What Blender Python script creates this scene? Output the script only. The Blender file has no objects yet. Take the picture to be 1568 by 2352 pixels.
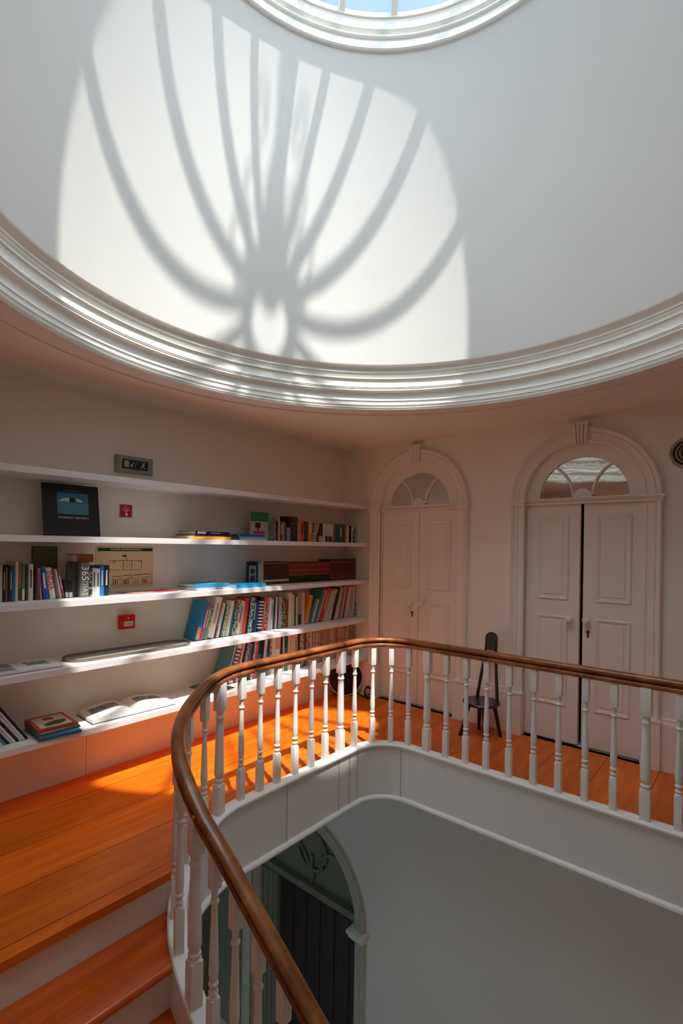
import bpy, bmesh, math, random
from math import sin, cos, pi, radians, sqrt
from mathutils import Vector, Matrix
R = random.Random(7)
sc = bpy.context.scene
col = sc.collection

# ------------------------------------------------------------------ camera model
F = 1150.0; YAW = radians(40.25); ROLL = radians(.85); CX = 784.0; CY = 1254.3
EYE = Vector((0, 0, 1.578))
fw = Vector((-sin(YAW), cos(YAW), 0)); rt0 = Vector((cos(YAW), sin(YAW), 0)); up0 = Vector((0, 0, 1))
rt = rt0*cos(ROLL) + up0*sin(ROLL); upv = up0*cos(ROLL) - rt0*sin(ROLL)
def at(px, py, ax, v):
    """point of the room seen at a picture position, on the plane ax = v"""
    d = rt*(px-CX) + upv*(CY-py) + fw*F
    i = 'xyz'.index(ax)
    return EYE + d*((v-EYE[i])/d[i])
cam = bpy.data.cameras.new('camera'); co = bpy.data.objects.new('camera', cam); col.objects.link(co)
m = Matrix((rt, upv, -fw)).transposed().to_4x4(); m.translation = EYE
co.matrix_world = m
cam.sensor_fit = 'VERTICAL'; cam.sensor_height = 24.0; cam.sensor_width = 16.0
cam.lens = F/2352*24.0
cam.shift_y = (CY-1176)/2352
cam.clip_start = .05
sc.camera = co

# ------------------------------------------------------------------ materials
def lin(c):
    return tuple((x/12.92 if x <= .04045 else ((x+.055)/1.055)**2.4) for x in c)
def hexc(h):
    return lin(tuple(int(h[i:i+2], 16)/255 for i in (0, 2, 4)))
MC = {}
def mat(c, rough=.55, metal=0, spec=.4, key=None):
    if isinstance(c, str): c = hexc(c)
    k = (tuple(round(x, 4) for x in c), rough, metal, spec)
    if k in MC: return MC[k]
    m = bpy.data.materials.new(key or 'paint'); m.use_nodes = True
    b = m.node_tree.nodes['Principled BSDF']
    b.inputs['Base Color'].default_value = (*c, 1); b.inputs['Roughness'].default_value = rough
    b.inputs['Metallic'].default_value = metal; b.inputs['Specular IOR Level'].default_value = spec
    MC[k] = m
    return m
def wall_paint(name, c, rough=.7, bump=.02, scale=60, mottling=.03):
    m = bpy.data.materials.new(name); m.use_nodes = True
    nt = m.node_tree; b = nt.nodes['Principled BSDF']; b.inputs['Roughness'].default_value = rough
    b.inputs['Specular IOR Level'].default_value = .25
    tc = nt.nodes.new('ShaderNodeTexCoord'); n = nt.nodes.new('ShaderNodeTexNoise')
    n.inputs['Scale'].default_value = scale; n.inputs['Detail'].default_value = 4
    nt.links.new(tc.outputs['Object'], n.inputs['Vector'])
    bp = nt.nodes.new('ShaderNodeBump'); bp.inputs['Strength'].default_value = bump; bp.inputs['Distance'].default_value = .01
    nt.links.new(n.outputs['Fac'], bp.inputs['Height']); nt.links.new(bp.outputs['Normal'], b.inputs['Normal'])
    n2 = nt.nodes.new('ShaderNodeTexNoise'); n2.inputs['Scale'].default_value = 1.7; n2.inputs['Detail'].default_value = 5
    nt.links.new(tc.outputs['Object'], n2.inputs['Vector'])
    cr = nt.nodes.new('ShaderNodeValToRGB')
    cr.color_ramp.elements[0].position = .3; cr.color_ramp.elements[1].position = .7
    cr.color_ramp.elements[0].color = (*[x*(1-mottling) for x in c], 1); cr.color_ramp.elements[1].color = (*c, 1)
    nt.links.new(n2.outputs['Fac'], cr.inputs['Fac']); nt.links.new(cr.outputs['Color'], b.inputs['Base Color'])
    return m
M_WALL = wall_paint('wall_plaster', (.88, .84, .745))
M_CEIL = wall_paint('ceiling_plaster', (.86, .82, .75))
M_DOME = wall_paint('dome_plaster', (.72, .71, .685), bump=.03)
M_LOW = wall_paint('stairwell_plaster', (.90, .855, .785))
M_TRIM = wall_paint('gloss_white_paint', (.84, .825, .77), rough=.4, bump=.01)
M_DOOR = wall_paint('door_paint', (.86, .81, .735), rough=.45, bump=.01)
M_BAL = wall_paint('baluster_paint', (.87, .86, .82), rough=.38, bump=.015)
M_SHELF = wall_paint('shelf_paint', (.84, .83, .82), rough=.35, bump=.005)
M_CAS = wall_paint('green_casing_toned_for_shade', (.56, .57, .48), rough=.5, bump=.02)  # greenish casing, darkened in colour for the shade on its left part
M_LOW_SHADED = wall_paint('green_paint_darkened_for_shade', (.24, .24, .175), rough=.5, bump=.02)  # green paint with the dim lower stairwell's shade put into its colour

def wood(name, c1, c2, c3, rough, stretch, planks=None, spec=.5, coat=0, axis_rot=0, seam=(0, 0, 0)):
    m = bpy.data.materials.new(name); m.use_nodes = True
    nt = m.node_tree; b = nt.nodes['Principled BSDF']; L = nt.links
    b.inputs['Roughness'].default_value = rough; b.inputs['Specular IOR Level'].default_value = spec
    b.inputs['Coat Weight'].default_value = coat; b.inputs['Coat Roughness'].default_value = .18
    tc = nt.nodes.new('ShaderNodeTexCoord'); mp = nt.nodes.new('ShaderNodeMapping')
    mp.inputs['Scale'].default_value = stretch
    L.new(tc.outputs['Object'], mp.inputs['Vector'])
    n = nt.nodes.new('ShaderNodeTexNoise'); n.inputs['Scale'].default_value = 3; n.inputs['Detail'].default_value = 8
    n.inputs['Roughness'].default_value = .62; n.inputs['Distortion'].default_value = .6
    cr = nt.nodes.new('ShaderNodeValToRGB'); e = cr.color_ramp.elements
    e[0].position = .3; e[0].color = (*c1, 1); e[1].position = .72; e[1].color = (*c3, 1)
    x = e.new(.5); x.color = (*c2, 1)
    L.new(n.outputs['Fac'], cr.inputs['Fac'])
    out = cr.outputs['Color']; vec = mp.outputs['Vector']
    if planks:
        # boards run along world Y; each has its own tint and grain offset
        sep = nt.nodes.new('ShaderNodeSeparateXYZ'); L.new(tc.outputs['Object'], sep.inputs[0])
        def mth(op, a, bb=None):
            q = nt.nodes.new('ShaderNodeMath'); q.operation = op
            for i, z in enumerate((a, bb)):
                if z is None: continue
                if isinstance(z, (int, float)): q.inputs[i].default_value = z
                else: L.new(z, q.inputs[i])
            return q.outputs[0]
        sx = mth('DIVIDE', mth('ADD', sep.outputs['X'], 2.57+planks*20), planks)
        idx = mth('FLOOR', sx); fr = mth('FRACT', sx)
        wn = nt.nodes.new('ShaderNodeTexWhiteNoise'); wn.noise_dimensions = '1D'; L.new(idx, wn.inputs['W'])
        off = nt.nodes.new('ShaderNodeCombineXYZ'); L.new(mth('MULTIPLY', wn.outputs['Value'], 30), off.inputs['Y']); L.new(mth('MULTIPLY', idx, 3.7), off.inputs['X'])
        va = nt.nodes.new('ShaderNodeVectorMath'); va.operation = 'ADD'; L.new(mp.outputs['Vector'], va.inputs[0]); L.new(off.outputs[0], va.inputs[1])
        vec = va.outputs[0]
        tint = nt.nodes.new('ShaderNodeMapRange'); tint.inputs['To Min'].default_value = .84; tint.inputs['To Max'].default_value = 1.1
        L.new(wn.outputs['Value'], tint.inputs['Value'])
        mul = nt.nodes.new('ShaderNodeVectorMath'); mul.operation = 'SCALE'; L.new(out, mul.inputs[0]); L.new(tint.outputs[0], mul.inputs['Scale'])
        # dark seam
        d = mth('MINIMUM', fr, mth('SUBTRACT', 1.0, fr)); gap = mth('LESS_THAN', d, .0022/planks)
        mx = nt.nodes.new('ShaderNodeMix'); mx.data_type = 'RGBA'; L.new(gap, mx.inputs[0]); L.new(mul.outputs[0], mx.inputs[6]); mx.inputs[7].default_value = (.05, .012, .003, 1)
        out = mx.outputs[2]
        bp = nt.nodes.new('ShaderNodeBump'); bp.invert = True; bp.inputs['Strength'].default_value = .4; bp.inputs['Distance'].default_value = .004
        L.new(gap, bp.inputs['Height']); L.new(bp.outputs['Normal'], b.inputs['Normal'])
    L.new(vec, n.inputs['Vector'])
    L.new(out, b.inputs['Base Color'])
    return m
M_FLOOR = wood('orange_varnished_boards', (.60, .100, .004), (.76, .150, .006), (.92, .215, .012), .36, (5, .55, 5), planks=.335, spec=.25, coat=.10)
M_TREAD = wood('varnished_tread', (.40, .06, .006), (.58, .095, .008), (.74, .14, .012), .28, (5, .55, 5), spec=.5, coat=.3)
M_RAIL = wood('mahogany_rail', (.12, .036, .010), (.26, .080, .022), (.46, .17, .055), .3, (2.2, 2.2, 2.2), spec=.4, coat=.35)
M_DARK = wood('dark_door_wood', (.018, .008, .007), (.03, .013, .011), (.045, .02, .016), .5, (8, 8, .7))
M_CHAIR = wood('dark_chair_wood', (.008, .005, .004), (.014, .009, .006), (.026, .016, .011), .35, (8, 8, 2), coat=.3)
M_BLACK = mat((.006, .006, .006), .6)
M_VOID = mat((.004, .004, .004), .9)
M_STEEL = mat((.55, .5, .43), .3, 1)
M_PAGE = mat((.78, .74, .66), .8)
M_IRON = mat((.05, .05, .05), .6)

def glass_mat():
    m = bpy.data.materials.new('skylight_glass'); m.use_nodes = True
    nt = m.node_tree; nt.nodes.clear(); L = nt.links
    o = nt.nodes.new('ShaderNodeOutputMaterial'); t = nt.nodes.new('ShaderNodeBsdfTransparent'); t.inputs[0].default_value = (.95, .98, 1, 1)
    g = nt.nodes.new('ShaderNodeBsdfGlossy'); g.inputs['Roughness'].default_value = .05
    d = nt.nodes.new('ShaderNodeBsdfTranslucent'); d.inputs[0].default_value = (.8, .9, 1, 1)
    n = nt.nodes.new('ShaderNodeTexNoise'); n.inputs['Scale'].default_value = 1.6; n.inputs['Detail'].default_value = 4
    tc = nt.nodes.new('ShaderNodeTexCoord'); L.new(tc.outputs['Object'], n.inputs['Vector'])
    mr = nt.nodes.new('ShaderNodeMapRange'); mr.inputs['From Min'].default_value = .35; mr.inputs['From Max'].default_value = .7
    mr.inputs['To Min'].default_value = .02; mr.inputs['To Max'].default_value = .1
    L.new(n.outputs['Fac'], mr.inputs['Value'])
    m1 = nt.nodes.new('ShaderNodeMixShader'); L.new(mr.outputs[0], m1.inputs[0]); L.new(t.outputs[0], m1.inputs[1]); L.new(d.outputs[0], m1.inputs[2])
    m2 = nt.nodes.new('ShaderNodeMixShader'); m2.inputs[0].default_value = .04; L.new(m1.outputs[0], m2.inputs[1]); L.new(g.outputs[0], m2.inputs[2])
    L.new(m2.outputs[0], o.inputs[0])
    return m
M_GLASS = glass_mat()
def fan_glass():
    m = bpy.data.materials.new('fanlight_glass'); m.use_nodes = True
    b = m.node_tree.nodes['Principled BSDF']
    b.inputs['Base Color'].default_value = (.80, .80, .78, 1); b.inputs['Metallic'].default_value = 1; b.inputs['Roughness'].default_value = .015
    nt = m.node_tree; n = nt.nodes.new('ShaderNodeTexNoise'); n.inputs['Scale'].default_value = 7
    tc = nt.nodes.new('ShaderNodeTexCoord'); nt.links.new(tc.outputs['Object'], n.inputs['Vector'])
    bp = nt.nodes.new('ShaderNodeBump'); bp.inputs['Strength'].default_value = .12; bp.inputs['Distance'].default_value = .004
    nt.links.new(n.outputs['Fac'], bp.inputs['Height']); nt.links.new(bp.outputs['Normal'], b.inputs['Normal'])
    return m
M_FAN = fan_glass()

# ------------------------------------------------------------------ helpers
def link(name, bm, material, parent=None, smooth=False, label=None):
    bmesh.ops.recalc_face_normals(bm, faces=bm.faces)
    me = bpy.data.meshes.new(name); bm.to_mesh(me); bm.free()
    if isinstance(material, (list, tuple)):
        for q in material: me.materials.append(q)
    else: me.materials.append(material)
    if smooth:
        me.polygons.foreach_set('use_smooth', [True]*len(me.polygons))
        try: me.set_sharp_from_angle(angle=radians(smooth if smooth is not True else 35))
        except Exception: pass
    o = bpy.data.objects.new(name, me); col.objects.link(o)
    if parent: o.parent = parent
    if label: o['label'] = label
    return o
def tag(o, label=None, cat=None, group=None, kind=None):
    if label: o['label'] = label
    if cat: o['category'] = cat
    if group: o['group'] = group
    if kind: o['kind'] = kind
    return o
def thing(name, loc=(0, 0, 0), rot=(0, 0, 0), **k):
    o = bpy.data.objects.new(name, None); col.objects.link(o); o.location = loc; o.rotation_euler = rot
    o.empty_display_size = .1
    return tag(o, **k)
def NB(): return bmesh.new()
def box(bm, a, b, mi=0, T=None, bevel=0):
    x0, y0, z0 = a; x1, y1, z1 = b
    vs = [bm.verts.new((x, y, z)) for z in (z0, z1) for x, y in ((x0, y0), (x1, y0), (x1, y1), (x0, y1))]
    fs = [bm.faces.new([vs[i] for i in f]) for f in ((0, 3, 2, 1), (4, 5, 6, 7), (0, 1, 5, 4), (1, 2, 6, 5), (2, 3, 7, 6), (3, 0, 4, 7))]
    for f in fs: f.material_index = mi
    if bevel:
        es = {e for f in fs for e in f.edges}
        r = bmesh.ops.bevel(bm, geom=list(es), offset=bevel, segments=2, affect='EDGES', profile=.6)
        vs = list({v for v in vs if v.is_valid} | set(r['verts']))
    if T is not None: bmesh.ops.transform(bm, matrix=T, verts=[v for v in vs if v.is_valid])
    return vs
def sweep(bm, frames, prof, closed=False, cap=True, mi=0):
    """frames: (origin, U, V); prof: closed loop of (u, v)"""
    rings = []
    for fr in frames:
        o, U, V = fr[:3]; p = fr[3] if len(fr) > 3 else prof
        rings.append([bm.verts.new(o + U*u + V*v) for u, v in p])
    n = len(rings[0]); N = len(rings)
    for i in range(N if closed else N-1):
        a, b = rings[i], rings[(i+1) % N]
        for j in range(n):
            f = bm.faces.new((a[j], a[(j+1) % n], b[(j+1) % n], b[j])); f.material_index = mi
    if cap and not closed:
        bm.faces.new(rings[0]); bm.faces.new(rings[-1][::-1])
    return rings
def lathe(bm, prof, c=(0, 0, 0), seg=24, closed=False, axis='z', cap=True, mi=0):
    """prof: (r, h)"""
    c = Vector(c); rings = []
    for r, h in prof:
        ring = []
        for i in range(seg):
            a = 2*pi*i/seg
            if axis == 'z': p = Vector((r*cos(a), r*sin(a), h))
            elif axis == 'y': p = Vector((r*cos(a), h, r*sin(a)))
            else: p = Vector((h, r*cos(a), r*sin(a)))
            ring.append(bm.verts.new(c+p))
        rings.append(ring)
    k = len(rings)
    for i in range(k if closed else k-1):
        a, b = rings[i], rings[(i+1) % k]
        for j in range(seg):
            f = bm.faces.new((a[j], a[(j+1) % seg], b[(j+1) % seg], b[j])); f.material_index = mi
    if cap and not closed:
        bm.faces.new(rings[0]).material_index = mi; bm.faces.new(rings[-1][::-1]).material_index = mi
    return rings
def tube(bm, pts, r, seg=8, mi=0):
    pts = [Vector(p) for p in pts]; rings = []
    ref = Vector((0, 0, 1))
    for i, p in enumerate(pts):
        d = (pts[min(i+1, len(pts)-1)] - pts[max(i-1, 0)]).normalized()
        rf = ref if abs(d.dot(ref)) < .95 else Vector((1, 0, 0))
        U = d.cross(rf).normalized(); V = U.cross(d).normalized()
        rr = r[i] if isinstance(r, (list, tuple)) else r
        rings.append([bm.verts.new(p + U*rr*cos(2*pi*k/seg) + V*rr*sin(2*pi*k/seg)) for k in range(seg)])
    for a, b in zip(rings, rings[1:]):
        for j in range(seg):
            f = bm.faces.new((a[j], a[(j+1) % seg], b[(j+1) % seg], b[j])); f.material_index = mi
    bm.faces.new(rings[0]); bm.faces.new(rings[-1][::-1])
def plate(outer, holes, to3, thick):
    """flat plate with holes; to3(u, v, w) -> 3D, thickness along w from 0 to thick"""
    bm = NB(); es = []; loops = []
    for lp in [outer]+holes:
        vs = [bm.verts.new(to3(u, v, 0)) for u, v in lp]
        loops.append(vs)
        es += [bm.edges.new((vs[i], vs[(i+1) % len(vs)])) for i in range(len(vs))]
    bmesh.ops.triangle_fill(bm, use_beauty=True, use_dissolve=False, edges=es)
    front = list(bm.faces)
    mp = {}
    for lp, vs in zip([outer]+holes, loops):
        for (u, v), q in zip(lp, vs): mp[q] = bm.verts.new(to3(u, v, thick))
    for f in front:
        try: bm.faces.new([mp[v] for v in reversed(f.verts)])
        except Exception: pass
    for vs in loops:
        for i in range(len(vs)):
            a, b = vs[i], vs[(i+1) % len(vs)]
            bm.faces.new((a, b, mp[b], mp[a]))
    return bm
def text(name, s, size, M, material, parent=None, ext=.0006, align='CENTER', xs=1.0, spacing=1.0):
    cu = bpy.data.curves.new(name, 'FONT'); cu.body = s; cu.size = size; cu.extrude = ext; cu.align_x = align; cu.align_y = 'CENTER'
    cu.space_character = spacing; cu.resolution_u = 2
    t = bpy.data.objects.new(name, cu); col.objects.link(t)
    dg = bpy.context.evaluated_depsgraph_get()
    me = bpy.data.meshes.new_from_object(t.evaluated_get(dg)); bpy.data.objects.remove(t); bpy.data.curves.remove(cu)
    me.transform(M @ Matrix.Diagonal((xs, 1, 1, 1)))
    me.materials.clear(); me.materials.append(material)
    o = bpy.data.objects.new(name, me); col.objects.link(o)
    if parent: o.parent = parent
    return o
def XWALL(x, y, z, rot=0):   # local X -> +y, Y -> +z, Z -> +x : a face of the left wall
    m = Matrix(((0, 0, 1, x), (1, 0, 0, y), (0, 1, 0, z), (0, 0, 0, 1)))
    return m @ Matrix.Rotation(rot, 4, 'Z')

# ------------------------------------------------------------------ plan of the well
X0, Y1, R1, YS, R2 = -2.41, 3.335, .33, 1.17, .745
XE = 1.6
def make_path(step=.02):
    P = []; x = XE
    while x > X0+R1: P.append((x, Y1)); x -= step*2
    for i in range(25):
        a = radians(90+90*i/24); P.append((X0+R1+R1*cos(a), Y1-R1+R1*sin(a)))
    y = Y1-R1-step*2
    while y > YS+R2: P.append((X0, y)); y -= step*2
    k = len(P)
    for i in range(41):
        a = radians(180+90*i/40); P.append((X0+R2+R2*cos(a), YS+R2+R2*sin(a)))
    x = X0+R2+step*2
    while x < XE: P.append((x, YS)); x += step*2
    P = [Vector((a, b, 0)) for a, b in P]
    s = [0]
    for a, b in zip(P, P[1:]): s.append(s[-1]+(b-a).length)
    return P, [q-s[k] for q in s]
PATH, U = make_path()
def pnormal(i):
    d = (PATH[min(i+1, len(PATH)-1)] - PATH[max(i-1, 0)]).normalized()
    return Vector((-d.y, d.x, 0))                 # towards the well
KEYS = [(-99, .825), (.03, .825), (.18, .81), (.33, .768), (.48, .722), (.63, .688), (.78, .655), (.93, .607), (1.03, .562), (1.12, .512)]
def zrail(u):
    if u >= 1.12: return .512-.69*(u-1.12)
    for (a, za), (b, zb) in zip(KEYS, KEYS[1:]):
        if a <= u <= b: return za+(zb-za)*(u-a)/(b-a)
    return .825
def zstr(u): return zrail(u)-.79
def path_at(u):
    for i in range(len(U)-1):
        if U[i] <= u <= U[i+1]:
            t = (u-U[i])/(U[i+1]-U[i]); n = pnormal(i)
            return PATH[i].lerp(PATH[i+1], t), n
    return PATH[-1], pnormal(len(PATH)-1)

# ------------------------------------------------------------------ SETTING: upper room shell
XL, XP, YD, ZC = -3.56, -3.50, 4.255, 2.62
XR, YF = 2.6, -1.6
DC = Vector((-1.204, 1.749, 0))
def circ(r, n=128): return [(DC.x+r*cos(2*pi*i/n), DC.y+r*sin(2*pi*i/n)) for i in range(n)]
def S(o, kind='structure'): o['kind'] = kind; return o

# floor plate following the well
iend = next(i for i, p in enumerate(PATH) if U[i] > 0 and p.x > -2.19)
off = [(PATH[i]-pnormal(i)*.030) for i in range(iend)]
fl = [(XL, YF), (XL, YD+.05), (XE, YD+.05)] + [(p.x, p.y) for p in off] + [(-2.165, 1.355), (-2.165, YF)]
bm = plate(fl, [], lambda u, v, w: Vector((u, v, -w)), .04)
S(link('floor', bm, M_FLOOR))
bm = plate([(-5.0, YF), (-5.0, YD+.05), (XE, YD+.05)] + [((PATH[i]-pnormal(i)*.02).x, (PATH[i]-pnormal(i)*.02).y) for i in range(iend)] + [(-2.23, YF)], [], lambda u, v, w: Vector((u, v, -.385+w)), .03)
S(link('ceiling', bm, M_LOW))['label'] = 'underside of the landing seen from the stairwell'
bm = plate([(XL-.1, YF-.1), (XR+.1, YF-.1), (XR+.1, YD+.1), (XL-.1, YD+.1)], [circ(1.70)], lambda u, v, w: Vector((u, v, ZC+w)), .08)
S(link('ceiling', bm, M_CEIL))
bm = NB(); box(bm, (XL-.15, YF, -.02), (XL, YD+.1, ZC+.02)); S(link('wall_left', bm, M_WALL))
# boarded panel under the lowest shelf
bm = NB()
for a, b in ((YF, -.35), (-.347, 1.487), (1.49, 2.27), (2.273, 3.23), (3.233, YD)): box(bm, (XL, a, 0), (XP, b, .38), bevel=.0012)
S(link('trim_1', bm, M_WALL))
bm = NB(); box(bm, (XL, YF-.15, -4), (XR, YF, ZC+.02)); S(link('wall_front', bm, M_WALL))
bm = NB(); box(bm, (XR, YF, -4), (XR+.15, YD+.1, ZC+.02)); S(link('wall_right', bm, M_WALL))
# right hand part of the upper floor (out of the picture) closes the well
bm = NB(); box(bm, (XE, 1.3, -.36), (XR, YD, 0)); S(link('floor', bm, M_FLOOR))
D1, D2, SPR, RI, RO = -2.632, -1.122, 1.985, .44, .555
def archloop(cx, r, base, spring, n=24):
    return [(cx-r, base)] + [(cx-r*cos(pi*i/n), spring+r*sin(pi*i/n)) for i in range(n+1)] + [(cx+r, base)]
bm = plate([(XL-.1, -.4), (XR, -.4), (XR, ZC+.02), (XL-.1, ZC+.02)], [archloop(D1, RI, .0, SPR), archloop(D2, RI, .0, SPR)], lambda u, v, w: Vector((u, YD+w, v)), .16)
S(link('wall_back', bm, M_WALL))
bm = NB(); box(bm, (XL, YD+.16, -.4), (XR, YD+.2, ZC)); S(link('dark_backing_behind_doors', bm, M_VOID))  # near-black sheet added for the darkness seen through the door gap
# cove line where wall meets ceiling
bm = NB()
pr = [(0, 0), (.014, 0), (.014, -.006), (.006, -.014), (0, -.014)]
sweep(bm, [(Vector((XL, YD, ZC)), Vector((0, -1, 0)), Vector((0, 0, 1))), (Vector((XR, YD, ZC)), Vector((0, -1, 0)), Vector((0, 0, 1)))], pr)
sweep(bm, [(Vector((XL, YF, ZC)), Vector((1, 0, 0)), Vector((0, 0, 1))), (Vector((XL, YD, ZC)), Vector((1, 0, 0)), Vector((0, 0, 1)))], pr)
S(link('trim_2', bm, M_CEIL))
# baseboards of the door wall, between the casings
bp = [(0, 0), (.022, 0), (.022, .33), (.018, .345), (.010, .352), (.010, .372), (0, .378)]
for nm, a, b in (('baseboard_back', D1+RO, D2-RO), ('baseboard_back', D2+RO, XR), ('baseboard_back', XL, D1-RO)):
    bm = NB(); sweep(bm, [(Vector((a, YD, 0)), Vector((0, -1, 0)), Vector((0, 0, 1))), (Vector((b, YD, 0)), Vector((0, -1, 0)), Vector((0, 0, 1)))], bp)
    S(link(nm, bm, M_DOOR))

# ------------------------------------------------------------------ dome, cornice, skylight
cor = [(1.638, 2.945), (1.640, 2.934), (1.650, 2.926), (1.664, 2.912), (1.672, 2.906), (1.672, 2.898), (1.660, 2.895), (1.660, 2.888), (1.666, 2.884), (1.668, 2.872),
       (1.676, 2.862), (1.676, 2.853), (1.664, 2.850), (1.664, 2.842), (1.671, 2.836), (1.674, 2.826), (1.674, 2.80), (1.671, 2.788), (1.664, 2.780), (1.670, 2.777), (1.664, 2.771), (1.672, 2.768), (1.664, 2.761), (1.664, 2.754),
       (1.682, 2.742), (1.688, 2.728), (1.690, 2.712), (1.688, 2.695), (1.682, 2.684), (1.686, 2.682), (1.688, 2.664), (1.686, 2.655), (1.678, 2.651), (1.686, 2.645), (1.686, 2.636), (1.678, 2.631), (1.692, 2.627), (1.692, 2.622), (1.676, 2.615), (1.680, 2.608), (1.690, 2.606), (1.705, 2.612), (1.715, 2.62), (1.715, 2.66), (1.73, 2.95)]
bm = NB(); lathe(bm, cor, (DC.x, DC.y, 0), seg=192, closed=True)
S(link('trim_3', bm, M_TRIM, smooth=28))['label'] = 'moulded white plaster cornice ring around the ceiling opening'
bm = NB(); lathe(bm, [(1.845, 2.622), (1.843, 2.612), (1.850, 2.609), (1.858, 2.613), (1.860, 2.622)], (DC.x, DC.y, 0), seg=160, closed=True)
S(link('trim_4', bm, M_CEIL, smooth=40))['label'] = 'thin flat bead ring on the ceiling outside the cornice'
RT, ZT = 1.312, 4.965
prof = []
for i in range(33):
    t = i/32; ph = radians(28)
    prof.append((RT+(1.638-RT)*(sqrt(max(0, 1-(t*sin(ph))**2))-cos(ph))/(1-cos(ph)), 2.94+(ZT-2.94)*t))
outer = [(r+.08, z) for r, z in prof][::-1]
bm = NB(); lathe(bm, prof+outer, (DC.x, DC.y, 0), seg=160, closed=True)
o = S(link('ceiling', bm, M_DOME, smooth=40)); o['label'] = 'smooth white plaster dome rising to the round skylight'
ocu = [(a+.022, b) for a, b in [(1.292, 4.955), (1.276, 4.957), (1.268, 4.966), (1.270, 4.974), (1.274, 4.978), (1.272, 4.99), (1.274, 5.015), (1.282, 5.024), (1.280, 5.032), (1.268, 5.036), (1.262, 5.043), (1.266, 5.051), (1.276, 5.056), (1.278, 5.072), (1.266, 5.079), (1.260, 5.087), (1.264, 5.097), (1.272, 5.10), (1.272, 5.17), (1.40, 5.17), (1.40, 4.95)]]
bm = NB(); lathe(bm, ocu, (DC.x, DC.y, 0), seg=160, closed=True)
S(link('trim_5', bm, M_TRIM, smooth=28))['label'] = 'moulded ring at the foot of the skylight'
# conical glazed lantern
win = S(thing('window_1', (DC.x, DC.y, 5.17), label='round conical glass skylight above the dome')); 
RB, RH, HZ = 1.288, .165, 1.29
bm = NB()
rr_ = []
for i in range(96):
    a = 2*pi*i/96; d = ((math.degrees(a)+22.5+180) % 360)-180
    h = .03+.25*max(0, cos(radians(min(90, abs(d)*1.45))))     # raised edge added on the sun side to trim the floor sun patch
    u = Vector((cos(a), sin(a), 0)); rr_.append((u*1.283, u, Vector((0, 0, 1)), [(0, 0), (0, h), (.08, h), (.08, 0)]))
sweep(bm, rr_, None, closed=True)
link('curb_with_sun_baffle', bm, M_TRIM, win, smooth=30)
ANG = [229, 204.5, 184, 170, 154, 142, 126, 106, 83, 60, 37, 14, -9, -32, -56, -81, -106]
bm = NB()
for a in ANG:
    a = radians(a); d = Vector((cos(a), sin(a), 0)); n = Vector((-sin(a), cos(a), 0))
    p0 = d*(RB+.01)+Vector((0, 0, .02)); p1 = d*RH+Vector((0, 0, HZ)); ax = (p1-p0).normalized(); v = ax.cross(n).normalized()
    sweep(bm, [(p0, n, v), (p1, n, v)], [(-.02, -.03), (.02, -.03), (.02, .02), (-.02, .02)])
link('glazing_bars', bm, M_TRIM, win)
bm = NB()
srt = sorted(x % 360 for x in ANG)
for a, b in zip(srt, srt[1:]+[srt[0]+360]):
    k = 6; lo = []; hi = []
    for i in range(k+1):
        q = radians(a+(b-a)*i/k); lo.append(bm.verts.new((RB*1.0*cos(q), RB*sin(q), .04))); hi.append(bm.verts.new((RH*cos(q), RH*sin(q), HZ)))
    for i in range(k): bm.faces.new((lo[i], lo[i+1], hi[i+1], hi[i]))
link('pane', bm, M_GLASS, win, smooth=60)
bm = NB(); lathe(bm, [(.135, HZ-.05), (.135, HZ+.07), (.2, HZ+.07), (.2, HZ-.05)], seg=40, closed=True); link('hub_ring', bm, M_TRIM, win, smooth=30)
bm = NB(); lathe(bm, [(.14, HZ+.06), (.10, HZ+.11), (.03, HZ+.14)], seg=32); link('cap_glass', bm, M_GLASS, win, smooth=60)
bm = NB()
fin = [(.02, 1.42), (.035, 1.45), (.06, 1.50), (.10, 1.58), (.115, 1.70), (.10, 1.84), (.07, 1.93), (.05, 1.98), (.075, 2.02), (.05, 2.06), (.035, 2.2), (.03, 2.35), (.05, 2.40), (.05, 2.46), (.012, 2.56)]
lathe(bm, fin, seg=24)
sn = Vector((.383, .924, 0))
for sgn in (1, -1):
    for zc, rr in ((1.72, .10), (1.98, .08), (2.25, .06)):
        pts = []
        for i in range(26):
            t = i/25; a = -pi/2+t*3.6*pi/2*1.1; r = rr*(1-.55*t)
            pts.append(sn*sgn*(.11 if zc < 1.8 else .07)+sn*sgn*(rr+r*cos(a))*1.0+Vector((0, 0, zc+r*sin(a)*1.5)))
        tube(bm, pts, .011, 6)
    for a0 in (0, 1):
        pts = [sn*sgn*(.14+.02*a0)+Vector((0, 0, HZ+.02)), sn*sgn*(.22+.04*a0)+Vector((0, 0, HZ+.16)), sn*sgn*(.17+.03*a0)+Vector((0, 0, HZ+.30)), sn*sgn*.07+Vector((0, 0, HZ+.42+.05*a0))]
        tube(bm, pts, .012, 6)
link('finial', bm, M_IRON, win, smooth=40)

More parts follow.
